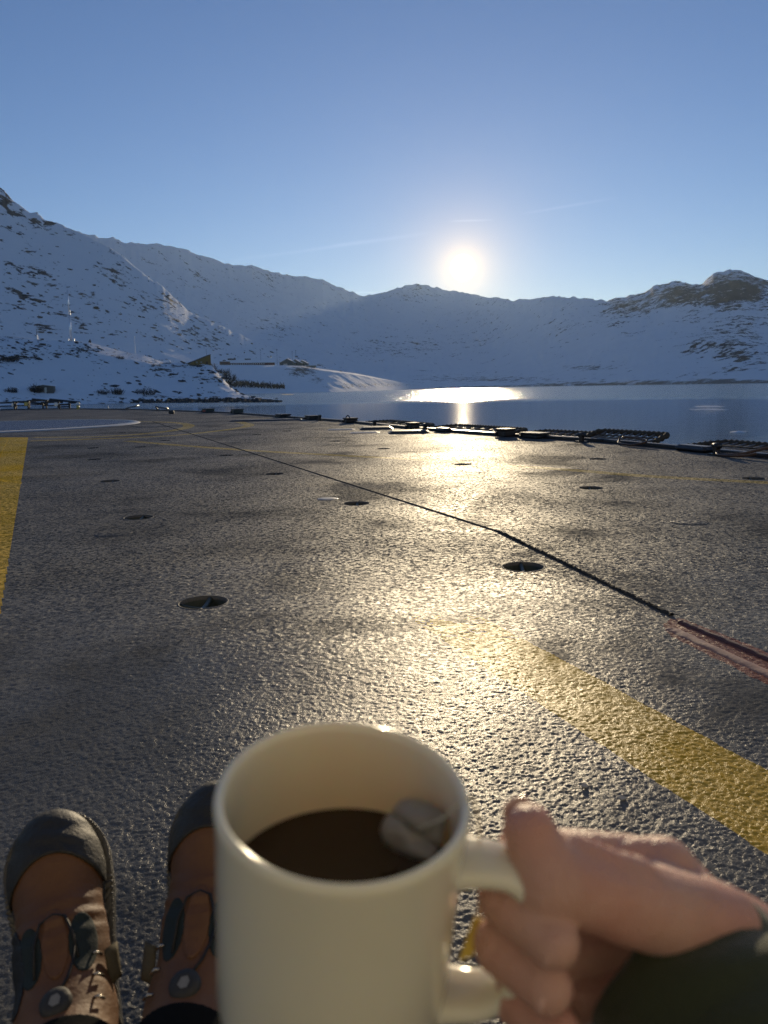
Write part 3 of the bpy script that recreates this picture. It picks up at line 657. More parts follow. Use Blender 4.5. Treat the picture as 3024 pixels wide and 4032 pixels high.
# ---- deck edge: coaming, net frames, boxes, hoses
def edge_at(px):                             # point on the deck edge and its direction
    best = None
    for (a, b_), (pa, pb) in zip(zip(EDGE_PX, EDGE_PX[1:]), zip(EDGE[1:], EDGE[2:])):
        if min(a[0], b_[0]) <= px <= max(a[0], b_[0]):
            t_ = (px - a[0]) / (b_[0] - a[0]); q = on_plane(px, a[1] + t_ * (b_[1] - a[1])); d = (pb - pa).normalized(); return q, d, Vector((d.y, -d.x, 0))
e = empty('deck_edge_coaming', EDGE[3], 0, 'dark low coaming running along the edge of the deck', 'coaming'); e.matrix_world = Matrix.Translation(EDGE[3])
def rel(v): return Vector(v) - EDGE[3]
EL = EDGE[:-1]
for a, b_ in zip(EL, EL[1:]):
    L = (b_ - a).length; nseg = max(1, int(L / 2.4)); d = (b_ - a).normalized(); n_ = Vector((d.y, -d.x, 0)); rz = math.atan2(d.y, d.x)
    for k in range(nseg):
        c = a + d * (L * (k + 0.5) / nseg) + n_ * 0.05
        MB().box(rel((c.x, c.y, 0.018)), (L / nseg - 0.03, 0.09, 0.042), rz, 0.008).build('coaming_bar', M_black, e)
        MB().box(rel((c.x + n_.x * .13, c.y + n_.y * .13, -0.005)), (L / nseg - 0.05, 0.05, 0.05), rz, 0.006).build('outer_bar', M_brown, e)
def rope_tube(pts, r, pitch=0.035):
    P = []; rs = []
    for a, b_ in zip(pts, pts[1:]):
        a, b_ = Vector(a), Vector(b_); n = max(2, int((b_ - a).length / (pitch / 3)))
        for k in range(n): P.append(a.lerp(b_, k / n))
    P.append(Vector(pts[-1])); rs = [r * (1 + 0.32 * (1 if i % 3 == 0 else (-0.25 if i % 3 == 1 else -0.1))) for i in range(len(P))]
    return P, rs
def net_frame(px0, px1, out, z, label, slats=9, tilt=0.0, arch=0.0):
    a, da, na = edge_at(px0); b_, db, nb = edge_at(px1); n_ = (na + nb).normalized()
    e = empty('safety_net_frame', a, 0, label, 'net frame', 'folded safety net frames along the deck edge')
    o_ = a; zz = Vector((0, 0, z)); up = Vector((0, 0, arch))
    A = a - o_ + n_ * 0.16 + zz * 0.4; B = b_ - o_ + n_ * 0.16 + zz * 0.4; Cc = b_ - o_ + n_ * out + zz + up; D = a - o_ + n_ * out + zz + up
    rp, rs = rope_tube([A, A.lerp(D, .7) + up * .5, D.lerp(Cc, .06), D.lerp(Cc, .94), B.lerp(Cc, .7) + up * .5, B], 0.027, 0.07); MB().tube(rp, rs, 8).build('frame', M_rope, e, True)
    for k in range(1, slats):
        t_ = k / slats; p0, p1 = A.lerp(B, t_), D.lerp(Cc, t_); MB().tube([p0, p0.lerp(p1, .5) - Vector((0, 0, .015)), p1], 0.013, 6).build('slat', M_grey, e, True)
    MB().tube([A.lerp(D, .5), B.lerp(Cc, .5)], 0.008, 6).build('net_rope', M_rope, e, True)
net_frame(2262, 2530, 0.42, 0.07, 'raised rope-wrapped net frame with pale slats at the right deck edge', 10, 0, 0.03)
net_frame(2010, 2255, 0.60, 0.045, 'rope-wrapped net frame left of the raised one', 8)
net_frame(2660, 3015, 0.60, 0.05, 'rope-wrapped net frame at the right picture edge', 10)
net_frame(1665, 1950, 0.6, 0.05, 'rope-wrapped net frame below the sun glitter', 8)
net_frame(1410, 1590, 0.6, 0.03, 'low net frame between the two middle edge boxes', 6)
def edge_box(px, lx, ly, h, m, label, lid=True, red=False, inset=0.0, loop=False):
    p, d, n_ = edge_at(px); rz = math.atan2(d.y, d.x); e = empty('equipment_box', p + n_ * (0.0 - inset), rz, label, 'box', 'equipment boxes on the deck edge')
    MB().box((0, 0, h * 0.5 + 0.004), (lx, ly, h * 0.9), 0, 0.012).build('body', m, e)
    MB().box((0, 0, h + 0.012), (lx * 1.06, ly * 1.08, 0.024), 0, 0.006).build('lid', m, e)
    for s_ in (-1, 1): MB().box((s_ * lx * 0.42, ly * 0.5 + 0.012, h * 0.45), (0.04, 0.03, h * 0.6), 0, 0.004).build('bracket', M_black, e)
    if red: MB().box((0, ly * 0.5 + 0.004, h * 0.5), (lx * 0.5, 0.012, h * 0.4), 0, 0.002).build('panel', M_redp, e)
    if loop: MB().tube([(-lx * .5 + lx * k / 10, 0.05, h + 0.02 + 0.05 * math.sin(math.pi * k / 10)) for k in range(11)], 0.012, 6).build('cable', M_black, e, True)
    return e
edge_box(820, 0.42, 0.25, 0.10, M_dgreen, 'far dark box with a red panel on the deck edge', red=True)
edge_box(935, 0.34, 0.26, 0.12, M_dgreen, 'plain dark box next to the red-panelled one')
edge_box(1115, 0.40, 0.25, 0.06, M_black, 'flat black box right of the two far boxes')
edge_box(1232, 0.34, 0.25, 0.07, M_black, 'low black box between the flat one and the looped cable')
edge_box(1380, 0.24, 0.22, 0.075, M_brown, 'dark box with a cable looped over its lid', loop=True)
edge_box(1627, 0.17, 0.16, 0.085, M_brown, 'brown box left of the sun glitter on the edge')
edge_box(2003, 0.19, 0.18, 0.085, M_brown, 'largest dark box, right of the sun glitter on the edge', inset=0.05)
edge_box(2105, 0.34, 0.2, 0.05, M_black, 'low black housing right of the largest box')
def floodlight(px, lx, label):
    p, d, n_ = edge_at(px); rz = math.atan2(d.y, d.x); e = empty('edge_light', p - n_ * 0.02, rz, label, 'light', 'flat lights along the deck edge')
    MB().box((0, 0, 0.028), (lx, 0.16, 0.05), 0, 0.02).build('housing', M_black, e)
    MB().box((0, 0, 0.057), (lx * 0.86, 0.10, 0.010), 0, 0.004).build('lens', M_grey, e)
floodlight(2742, 0.42, 'long flat light housing with a pale top near the right edge')
floodlight(1750, 0.3, 'small flat light under the sun glitter')
def post(px, h, label, dx=0.0):
    p, d, n_ = edge_at(px); rz = math.atan2(d.y, d.x); e = empty('edge_bracket', p - n_ * 0.12, rz, label, 'bracket', 'brackets standing along the deck edge')
    MB().box((0, 0, h / 2), (0.05, 0.05, h), 0, 0.006).build('post', M_brown, e)
    mb = MB(); mb.tube([(-0.04, 0, h), (0.04, 0, h)], 0.028, 10); mb.build('pivot', M_black, e, True); MB().box((0, 0, 0.008), (0.12, 0.1, 0.014)).build('foot', M_black, e)
post(2318, 0.085, 'short bracket in front of the raised net frame'); post(2862, 0.085, 'short bracket with hoses at the right edge')
post(1280, 0.1, 'bracket beside the looped cable box'); post(1500, 0.08, 'bracket behind the dark plates'); post(1700, 0.09, 'bracket below the sun glitter')
def hose(pts, r, label, m=None, name='hose'):
    q = smooth_line([tuple(p)[:2] for p in pts], 2); zs = np.interp(np.linspace(0, 1, len(q)), np.linspace(0, 1, len(pts)), [p[2] for p in pts])
    mb = MB(); mb.tube([(a[0], a[1], z_) for a, z_ in zip(q, zs)], r, 8); o = mb.build(name, m or M_hose, None, True); tag(o, label, 'hose', 'hoses lying along the deck edge')
def ep(px, n, z): p, d, nn = edge_at(px); return (p + nn * n + Vector((0, 0, z)))
hose([ep(2860, -0.10, .03), ep(2900, -0.16, .015), ep(2960, -0.14, .03), ep(3010, -0.02, .09), ep(3020, 0.2, .10)], 0.012, 'brown hose curling from the right bracket, upper one')
hose([ep(2862, -0.12, .05), ep(2900, -0.22, .015), ep(2970, -0.22, .02), ep(3020, -0.12, .05)], 0.012, 'brown hose curling from the right bracket, lower one')
hose([ep(2440, 0.0, .07), ep(2460, -0.10, .02), ep(2530, -0.13, .015), ep(2560, 0.0, .06), ep(2500, 0.05, .08), ep(2445, 0.02, .075)], 0.012, 'looped hose in front of the raised net frame')
hose([ep(505, 0.0, .06), ep(518, -0.3, .05), ep(530, 0.2, .16), ep(548, -.1, .16)], 0.03, 'far curled hose, left one', M_grey)
hose([ep(620, 0.0, .05), ep(632, -0.2, .16), ep(645, 0.2, .05), ep(655, 0, .1)], 0.03, 'far curled hose, right one', M_grey)

# clutter at the far left end of the deck
def trestle(px, py, w_, h, label, m, lit=None):
    p = on_plane(px, py); e = empty('folded_net_stanchion', p, 0.3, label, 'stanchion', 'stanchions at the far end of the deck')
    for s_ in (-1, 1): MB().box((s_ * w_ * 0.4, 0, h / 2), (0.07, 0.07, h), 0, 0.01).build('post', m, e)
    MB().box((0, 0, h), (w_, 0.12, 0.07), 0, 0.015).build('beam', m, e)
    MB().box((0, 0.1, h * .5), (w_ * .9, 0.04, 0.05), 0, 0.01).build('rail', m, e)
    if lit: MB().box((w_ * .3, -0.05, h * .7), (0.16, 0.12, 0.16), 0, 0.03).build('lamp_cap', lit, e)
trestle(30, 1612, 0.9, 0.30, 'stanchion with a lamp at the far left corner', M_black, M_white); trestle(85, 1612, 0.7, 0.34, 'stanchion with a yellow cap next to the corner one', M_black, M_yfit)
trestle(150, 1609, 0.9, 0.36, 'tall stanchion in the middle of the far left clutter', M_brown, None); trestle(200, 1609, 0.8, 0.28, 'stanchion with a white cap right of the tall one', M_black, M_white)
trestle(255, 1611, 0.5, 0.2, 'low stanchion at the right end of the clutter', M_black, None)
for px_, l_ in ((308, 'pale bollard at the start of the far edge'), (425, 'tiny white lamp on the far edge')):
    e = empty('edge_lamp', on_plane(px_, 1612), 0, l_, 'lamp', 'small lamps on the far deck edge'); k = 1.0 if px_ < 400 else 0.5
    MB().tube([(0, 0, 0), (0, 0, .18 * k)], .06 * k, 10).build('stem', M_yfit if k == 1 else M_white, e, True); MB().lathe([(.001, .30 * k), (.07 * k, .27 * k), (.085 * k, .2 * k), (.07 * k, .17 * k), (.001, .16 * k)], 12).build('cap', M_white, e, True)
for k, (px_, z_) in enumerate(((60, .30), (120, .42), (190, .40))):
    a = on_plane(px_ - 45, 1609) + Vector((0, 1.5, z_)); b_ = on_plane(px_ + 75, 1608) + Vector((0, 1.5, z_ * .6))
    mb = MB(); mb.tube([a, b_], 0.05, 8); o = mb.build('boom', M_black); tag(o, ['leftmost dark boom lying across the far clutter', 'middle dark boom of the far clutter', 'rightmost dark boom of the far clutter'][k], 'boom', 'booms at the far end of the deck')

# ------------------------------------------------------------------ shore: mast, houses, hut, stones, scrub
def gp(pc, px, py, sink=0.2):
    p = land_hit(pc, px, py); return p - Vector((0, 0, sink))
M_ochre = simple('ochre_boards', (0.25, 0.165, 0.05), 0.7, 0.12, 0.8); M_barn = simple('dark_brown_boards', (0.10, 0.055, 0.04), 0.7, 0.2, 0.8)
M_redb = simple('red_boards', (0.10, 0.03, 0.027), 0.7, 0.15, 0.6); M_greenb = simple('dark_green_boards', (0.06, 0.085, 0.085), 0.7, 0.15, 0.6)
M_sroof = simple('snowy_roof', (0.80, 0.82, 0.85), 0.9, 0.05, 0.4); M_droof = simple('dark_roofing', (0.05, 0.052, 0.06), 0.7, 0.2, 0.6)
M_pane = simple('window_pane', (0.30, 0.31, 0.32), 0.12, 0.1, 3.0); M_frame = simple('pale_window_frame', (0.55, 0.52, 0.45), 0.6, 0.1, 3.0)
M_stone = simple('dark_stone', (0.042, 0.042, 0.044), 0.85, 0.45, 0.7, 0.05); M_wood = simple('grey_driftwood', (0.12, 0.11, 0.095), 0.8, 0.3, 2.0)
M_twig = simple('bare_twigs', (0.032, 0.028, 0.025), 0.9, 0.4, 1.5); M_pole = simple('pale_pole', (0.62, 0.60, 0.58), 0.5, 0.1, 1.0)

def facing(p): return math.atan2(-p.x, p.y) * 1.0        # turn so that local -Y looks at the anchorage
def window(parent, x, y, z, w_, h, pm=None):
    f = MB().box((x, y, z), (w_, 0.12, h), 0, 0.0).build('window', M_frame, parent)
    f.location = (0, 0, 0)
    MB().box((x, y - 0.07, z), (w_ * 0.8, 0.05, h * 0.78)).build('pane', pm or M_pane, f)
# ochre house with one sloping roof
p = gp(hill, 793, 1434, 0.5); S = math.hypot(p.x, p.y) / FPX
e = empty('ochre_house', p, facing(p) + 0.22, 'ochre yellow house with a single sloping roof at the hill edge', 'house')
W, Hh, Hl, D_ = 76 * S, 38 * S, 9 * S, 8.0
MB().add([(-W / 2, 0, 0), (W / 2, 0, 0), (W / 2, 0, Hh), (-W / 2, 0, Hl), (-W / 2, D_, 0), (W / 2, D_, 0), (W / 2, D_, Hh), (-W / 2, D_, Hl)], [(0, 1, 2, 3), (5, 4, 7, 6), (1, 5, 6, 2), (4, 0, 3, 7)]).build('wall', M_ochre, e)
sl = math.atan2(Hh - Hl, W)
MB().box((0, D_ / 2, (Hh + Hl) / 2 + 0.12), (W / math.cos(sl) + 0.7, D_ + 0.8, 0.22), 0, 0.0, 0, -sl).build('roof', M_droof, e)
for k in range(14): MB().box((-W / 2 + W * (k + .5) / 14, -0.03, 0.5 * (Hl + (Hh - Hl) * (k + .5) / 14) - 0.1), (0.12, 0.05, Hl + (Hh - Hl) * (k + .5) / 14 - 0.4)).build('batten', M_ochre, e)
window(e, -0.2 * W, -0.05, 1.7, 1.0, 0.9); window(e, 0.02 * W, -0.05, 1.7, 1.0, 0.9)
MB().box((0.3 * W, -0.06, 1.1), (1.1, 0.1, 2.1)).build('door', M_barn, e)
MB().box((0, -1.4, 0.0), (W * 1.05, 2.4, 0.35)).build('terrace', M_wood, e)
# houses on the bench
def bp(px, py=1437): return gp(bench, px, py, 0.6)
p = bp(992); S = math.hypot(p.x, p.y) / FPX
e = empty('long_red_house', p, facing(p), 'long red house with a snowy roof and one row of windows', 'house')
L_ = 176 * S; h = 9.5 * S; D_ = 14.0
MB().box((0, D_ / 2, h / 2), (L_, D_, h)).build('wall', M_redb, e)
MB().add([(-L_ / 2 - .6, -.8, h), (L_ / 2 + .6, -.8, h), (L_ / 2 + .6, D_ / 2, h + 18 * S), (-L_ / 2 - .6, D_ / 2, h + 18 * S), (L_ / 2 + .6, D_ + .8, h), (-L_ / 2 - .6, D_ + .8, h)], [(0, 1, 2, 3), (3, 2, 4, 5), (1, 4, 2), (0, 3, 5), (1, 0, 5, 4)]).build('roof', M_sroof, e)
for k in range(17): window(e, -L_ * 0.47 + L_ * 0.94 * k / 16 * 0.78, -0.08, h * 0.58, L_ / 17 * 0.42, h * 0.45, M_frame)
for x0, w_, hh in ((-0.42, 0.17, 6.5), (-0.08, 0.13, 4.0)): MB().box((L_ * x0, D_ * .45, h + 14 * S), (L_ * w_, 4.0, hh * S * 1.1)).build('dormer', M_droof, e)
p = bp(885); e = empty('brown_shed', p, facing(p), 'dark brown shed left of the long red house', 'shed')
MB().box((0, 5, 7 * S), (38 * S, 10, 14 * S)).build('wall', M_barn, e); MB().box((0, 5, 14.6 * S), (41 * S, 11, 1.6 * S)).build('roof', M_sroof, e); MB().box((-6 * S, -.05, 4.5 * S), (7 * S, .12, 9 * S)).build('door', M_droof, e)
p = bp(1056); e = empty('red_annex', p, facing(p), 'small red annex with a window beside the chimney', 'house')
MB().box((0, 5, 11 * S), (20 * S, 9, 22 * S)).build('wall', M_redb, e); MB().box((0, 5, 22.8 * S), (22 * S, 10, 1.6 * S)).build('roof', M_droof, e); window(e, 0, -.02, 17 * S, 8 * S, 4.5 * S, M_frame)
p = bp(1065); e = empty('chimney', p, 0, 'white banded chimney rising beside the red annex', 'chimney')
MB().tube([(0, 8, 0), (0, 8, 38 * S)], [2.2 * S, 1.9 * S], 10).build('stack', M_droof, e, True)
for z_ in (20, 28): MB().tube([(0, 8, z_ * S), (0, 8, (z_ + 5) * S)], 2.35 * S, 10).build('band', M_white, e, True)
p = bp(1090); e = empty('flagpole', p, 0, 'pale pole standing left of the green gabled workshop', 'pole'); MB().tube([(0, 0, 0), (0, 0, 24 * S)], 0.55 * S, 6).build('shaft', M_pole, e); MB().lathe([(.01, 24.6 * S), (.9 * S, 24.2 * S), (.01, 23.7 * S)], 8).build('cap', M_white, e)
p = bp(1130, 1438); e = empty('green_workshop', p, facing(p) - 0.25, 'dark green workshop with three snow-lined gables', 'house')
for k, (x0, w_, hh) in enumerate(((0, 62, 27), (26, 52, 24), (48, 46, 21))):
    w_, hh, x0 = w_ * S, hh * S, x0 * S; y0 = k * 9.0
    MB().add([(x0 - w_ / 2, y0, 0), (x0 + w_ / 2, y0, 0), (x0 + w_ / 2, y0, hh * .42), (x0, y0, hh), (x0 - w_ / 2, y0, hh * .42), (x0 - w_ / 2, y0 + 8.9, 0), (x0 + w_ / 2, y0 + 8.9, 0), (x0 + w_ / 2, y0 + 8.9, hh * .42), (x0, y0 + 8.9, hh), (x0 - w_ / 2, y0 + 8.9, hh * .42)], [(0, 1, 2, 3, 4), (6, 5, 9, 8, 7), (1, 6, 7, 2), (5, 0, 4, 9)]).build('wall', M_greenb, e)
    rb = MB()
    for s_ in (-1, 1): rb.add([(x0, y0 - .5, hh + .35), (x0 + s_ * (w_ / 2 + .7), y0 - .5, hh * .42 + .1), (x0 + s_ * (w_ / 2 + .7), y0 + 9.3, hh * .42 + .1), (x0, y0 + 9.3, hh + .35), (x0, y0 - .5, hh - .1), (x0 + s_ * (w_ / 2 + .7), y0 - .5, hh * .42 - .4), (x0 + s_ * (w_ / 2 + .7), y0 + 9.3, hh * .42 - .4), (x0, y0 + 9.3, hh - .1)], [(0, 1, 2, 3), (7, 6, 5, 4), (0, 4, 5, 1), (2, 6, 7, 3), (1, 5, 6, 2)])
    rb.build('roof', M_sroof, e)
MB().box((-8 * S, -.1, 4 * S), (16 * S, .2, 7 * S)).build('door', M_frame, e)
p = bp(1225, 1446); e = empty('low_shed', p, facing(p), 'low dark shed right of the green workshop', 'shed'); MB().box((0, 4, 4 * S), (40 * S, 7, 8 * S)).build('wall', M_greenb, e); MB().box((0, 4, 8.6 * S), (43 * S, 8, 1.2 * S)).build('roof', M_sroof, e)
# boathouse hut by the water
p = gp(hill, 180, 1548, 0.3); S2 = math.hypot(p.x, p.y) / FPX
e = empty('shore_hut', p, facing(p) - 0.2, 'weathered grey hut by the water with a pale door', 'hut')
w_, hh = 58 * S2, 30 * S2
MB().add([(-w_ / 2, 0, 0), (w_ / 2, 0, 0), (w_ / 2, 0, hh * .84), (-.1 * w_, 0, hh), (-w_ / 2, 0, hh * .84), (-w_ / 2, 4.5, 0), (w_ / 2, 4.5, 0), (w_ / 2, 4.5, hh * .84), (-.1 * w_, 4.5, hh), (-w_ / 2, 4.5, hh * .84)], [(0, 1, 2, 3, 4), (6, 5, 9, 8, 7), (1, 6, 7, 2), (5, 0, 4, 9)]).build('wall', M_wood, e)
for k in range(12):
    if k in (6, 7): continue
    MB().box((-w_ / 2 + w_ * (k + .5) / 12, -.04, hh * .41), (w_ / 12 * .82, .07, hh * .8)).build('plank', M_wood, e)
MB().box((.04 * w_, -.05, hh * .36), (w_ * .13, .1, hh * .7)).build('door', M_frame, e)
rb = MB()
for s_, xe in ((-1, -w_ / 2 - .4), (1, w_ / 2 + .4)): rb.add([(-.1 * w_, -.4, hh + .3), (xe, -.4, hh * .84 + .2), (xe, 5, hh * .84 + .2), (-.1 * w_, 5, hh + .3), (-.1 * w_, -.4, hh + .05), (xe, -.4, hh * .84 - .05), (xe, 5, hh * .84 - .05), (-.1 * w_, 5, hh + .05)], [(0, 1, 2, 3), (7, 6, 5, 4), (0, 4, 5, 1), (1, 5, 6, 2)])
rb.build('roof', M_sroof, e)
# mast and small marks along the crest
p = gp(hill, 282, 1339, 0.3); S3 = math.hypot(p.x, p.y) / FPX
M_white = simple('polished_white_mast', (0.9, 0.9, 0.9), 0.35, 0.03, 5.0, 0, 0.85)
e = empty('signal_mast', p, 0, 'tall white signal mast on the crest of the near hill', 'mast')
MB().tube([(0, 0, 0), (0, 0, 92 * S3)], [3.8 * S3, 3.2 * S3], 8).build('lower_mast', M_white, e, True)
MB().tube([(0, 0, 90 * S3), (0, 0, 178 * S3)], [2.8 * S3, 2.2 * S3], 8).build('topmast', M_white, e, True)
MB().box((0, 0, 98 * S3), (10 * S3, 1.2 * S3, 2.2 * S3)).build('crossarm', M_white, e); MB().tube([(3.4 * S3, 0, 90 * S3), (3.4 * S3, 0, 108 * S3)], .8 * S3, 6).build('aerial', M_white, e)
MB().lathe([(2.4 * S3, 0), (2.4 * S3, 16 * S3), (1.5 * S3, 19 * S3)], 8).build('base_sleeve', M_white, e)
MB().box((0, 0, 5 * S3), (24 * S3, 5 * S3, 1.3 * S3)).build('platform', M_pole, e)
for s_ in (-1, 1): MB().box((s_ * 10 * S3, 0, 4 * S3), (2.6 * S3, 4 * S3, 7 * S3)).build('bollard', M_white, e)
M_white = simple('white_marker_paint', (0.8, 0.8, 0.78), 0.5, 0.05, 20)
def pole(name, pc, px, py, hpx, rpx, label, m, head=None, cat='pole'):
    p = gp(pc, px, py, 0.3); s_ = math.hypot(p.x, p.y) / FPX; e = empty(name, p, 0, label, cat); MB().tube([(0, 0, 0), (0, 0, hpx * s_)], [rpx * s_, rpx * .6 * s_], 6).build('shaft', m, e)
    if head: MB().tube([(0, 0, 0), (0, 0, head * hpx * s_)], [rpx * 2.6 * s_, rpx * 1.9 * s_], 6).build('base', M_white, e)
pole('beacon_pole', hill, 149, 1336, 36, 1.3, 'short beacon pole with a white base left of the mast', M_droof, .45, 'beacon'); pole('thin_pole', hill, 533, 1394, 66, 0.8, 'thin lone pole on the crest between mast and ochre house', M_pole)
p = gp(hill, 355, 1350, 0.3)
def rock_mesh(seed, sx, sy, sz, sub=2):
    bm = bmesh.new(); bmesh.ops.create_icosphere(bm, subdivisions=sub, radius=1.0); r = random.Random(seed); o = Vector((r.uniform(0, 50), r.uniform(0, 50), 0))
    for v in bm.verts:
        c = np.array([v.co.x * 1.6 + o.x]), np.array([v.co.y * 1.6 + v.co.z * 1.3 + o.y]); k = 1 + 0.55 * float(vnoise(*c, seed)[0]) + 0.3 * float(vnoise(c[0] * 2.3, c[1] * 2.3, seed + 1)[0])
        v.co = Vector((v.co.x * sx, v.co.y * sy, v.co.z * sz)) * k
    me = bpy.data.meshes.new('boulder'); bm.to_mesh(me); bm.free(); return me
e = empty('stone_cairn', p, 0, 'dark pointed stone cairn right of the mast', 'cairn')
for k, (z_, r_) in enumerate(((0.2, 1.0), (0.9, .8), (1.5, .55), (2.0, .32))): o = link('stone', rock_mesh(60 + k, r_, r_, .55), M_stone, e); o.location = (0.08 * k, 0, z_)
p = gp(hill, 668, 1426, 0.2); s_ = math.hypot(p.x, p.y) / FPX; p = p + Vector((0, 60, 4.2)) if False else p
e = empty('white_marker', p, 0, 'small white cone marker on the snow left of the ochre house', 'marker'); MB().lathe([(4.5 * s_, -.5), (3.6 * s_, 3 * s_), (1.4 * s_, 8 * s_), (.02, 11 * s_)], 10).build('cone', M_white, e, True)
for k, (px_, py_, h_) in enumerate(((815, 1404, 30), (1028, 1400, 26), (1092, 1398, 26), (1152, 1408, 28), (1166, 1406, 30))):
    p = at_range(px_, 1437, 1290); s_ = 1290 / FPX; e = empty('power_pole', p + Vector((0, 0, -2)), 0, ['power pole behind the ochre house', 'power pole behind the red annex', 'power pole behind the green workshop', 'left pole of the far pair right of the workshop', 'right pole of the far pair right of the workshop'][k], 'pole', 'power poles behind the houses')
    MB().tube([(0, 0, 0), (0, 0, (1437 - py_ + h_) * s_)], .45 * s_, 5).build('shaft', M_droof, e); MB().box((0, 0, (1437 - py_ + h_ * .9) * s_), (4 * s_, .3, .3)).build('crossarm', M_droof, e)

# scrub: each bush is a fan of bare twigs
def bush(name, p, w_, h, n, seed, label, group, m=None, cat='bush', trunk=True):
    r = random.Random(seed); e = empty(name, p, 0, label, cat, group); mb = MB(); st = MB()
    for k in range(n):
        x0 = r.uniform(-.5, .5) * w_; a = r.uniform(-.6, .6) + x0 / w_ * .5; L = h * r.uniform(.45, 1.0) * (1 - .5 * abs(x0 / w_)); y0 = r.uniform(-.3, .3) * w_
        b0 = Vector((x0, y0, 0)); t0 = b0 + Vector((math.sin(a) * L, r.uniform(-.3, .3) * L, math.cos(a) * L)); rr_ = max(.03, h * .018)
        st.tube([b0, b0.lerp(t0, .5) + Vector((r.uniform(-.1, .1) * L, 0, 0)), t0], [rr_ * 1.6, rr_, rr_ * .4], 4)
        for q in range(5):
            f = r.uniform(.3, 1); c = b0.lerp(t0, f); d = Vector((r.uniform(-1, 1), r.uniform(-1, 1), r.uniform(0, 1.1))) * L * .3; mb.tube([c, c + d], [rr_ * .8, rr_ * .3], 3)
    st.build('stem', m or M_twig, e); mb.build('twigs', m or M_twig, e)
for k, (px_, py_, w_, h_, l_) in enumerate(((45, 1543, 34, 22, 'bare bush left of the shore hut'), (400, 1552, 34, 20, 'small bare bush, left of the three by the water'), (455, 1551, 46, 28, 'taller bare bush, middle of the three by the water'), (570, 1553, 66, 30, 'widest bare bush, right of the three by the water'), (548, 1478, 24, 20, 'small bush halfway up the near hill'), (140, 1545, 30, 34, 'dark bush against the left wall of the shore hut'), (20, 1424, 74, 24, 'dark scrub on the bank at the left picture edge'), (470, 1412, 30, 14, 'tuft of scrub under the crest right of the cairn'), (75, 1358, 26, 18, 'tuft of scrub left of the mast'))):
    p = gp(hill, px_, py_, 0.3); s_ = math.hypot(p.x, p.y) / FPX; bush('bush', p, w_ * s_, h_ * s_, 80, 100 + k, l_, 'bare bushes on the near hill')
for k in range(12):
    px_ = 835 + k * 9 + (k % 3) * 6; py_ = 1462 + k * 5 - (k % 2) * 8; p = gp(bench, px_, min(py_, 1530), 0.5); s_ = math.hypot(p.x, p.y) / FPX
    bush('birch_tree', p, 22 * s_, (34 - (k % 4) * 4) * s_, 34, 300 + k, 'bare birch in the thicket below the ochre house', 'birches on the slope below the houses', cat='tree')
mb = MB(); r5 = random.Random(11)
for k in range(900):
    px_ = r5.uniform(890, 1120); t_ = (px_ - 890) / 230; py_ = r5.gauss(1512 + 14 * t_, 5 * (1 - .6 * t_) + 1.5); p = Vector(at_range(px_, py_, 1090)); p.z = max(p.z, WATER_Z + .3); h = r5.uniform(1.5, 4.5)
    for q in range(3): mb.tube([p, p + Vector((r5.uniform(-1.6, 1.6), r5.uniform(-1.6, 1.6), h * r5.uniform(.5, 1)))], [.35, .10], 3)
o = mb.build('willow_scrub', M_twig); tag(o, 'dense dark willow scrub along the foot of the slope', 'scrub', kind='stuff')
# rocks showing through the snow on the near hill and the mountainside
def scatter(name, pc, n, smin, smax, seed, label, dens):
    X, Y, Z = pc[1]; u, v = img(X, Y, Z); r = np.random.default_rng(seed); na, nr = X.shape
    vis = np.zeros(X.shape, bool); vmin = np.minimum.accumulate(v, axis=1); vis[:, 1:] = v[:, 1:] <= vmin[:, :-1] + 0.5
    wgt = np.where(vis & (u > -200) & (u < 1700), dens(u, v), 0.0); wgt = wgt / wgt.sum(); idx = r.choice(X.size, n, p=wgt.reshape(-1)); mb = MB()
    base = [rock_mesh(500 + k, 1.5, 1.0, .55, 1) for k in range(5)]; bv = [np.array([q.co[:] for q in b_.vertices]) for b_ in base]; bf = [[tuple(q.vertices) for q in b_.polygons] for b_ in base]
    for i in idx:
        s_ = smin + (smax - smin) * r.random() ** 3; k = r.integers(5); a = r.uniform(-.5, .5) + math.atan2(-X.reshape(-1)[i], Y.reshape(-1)[i]); q = bv[k] * s_ * np.array([r.uniform(.6, 1.5), 1, r.uniform(.5, 1.2)]); tl = r.uniform(-.1, .55); q = np.stack([q[:, 0] * math.cos(tl) + q[:, 2] * math.sin(tl), q[:, 1], q[:, 2] * math.cos(tl) - q[:, 0] * math.sin(tl)], -1)
        c_, s2 = math.cos(a), math.sin(a); q = np.stack([q[:, 0] * c_ - q[:, 1] * s2, q[:, 0] * s2 + q[:, 1] * c_, q[:, 2]], -1) + np.array([X.reshape(-1)[i] + r.uniform(-2, 2), Y.reshape(-1)[i], Z.reshape(-1)[i] + s_ * .05])
        mb.add(q.tolist(), bf[k])
    for b_ in base: bpy.data.meshes.remove(b_)
    o = mb.build(name, M_stone); tag(o, label, 'rocks', kind='stuff')
scatter('hill_rocks', hill, 420, .35, 1.5, 5, 'dark stones scattered over the snow of the near hill', lambda u, v: .15 + blob(u, v, 100, 1380, 160, 40) + blob(u, v, 350, 1378, 70, 20) + .9 * blob(u, v, 620, 1455, 90, 30) + .8 * blob(u, v, 800, 1470, 90, 40))
scatter('mountainside_rocks', spur, 800, 1.0, 4.8, 6, 'dark rock outcrops dotted over the snowy mountainside', lambda u, v: .25 + .8 * blob(u, v, 150, 1200, 300, 110) + .35 * blob(u, v, 600, 1200, 160, 120) + .6 * blob(u, v, 800, 1330, 200, 40))
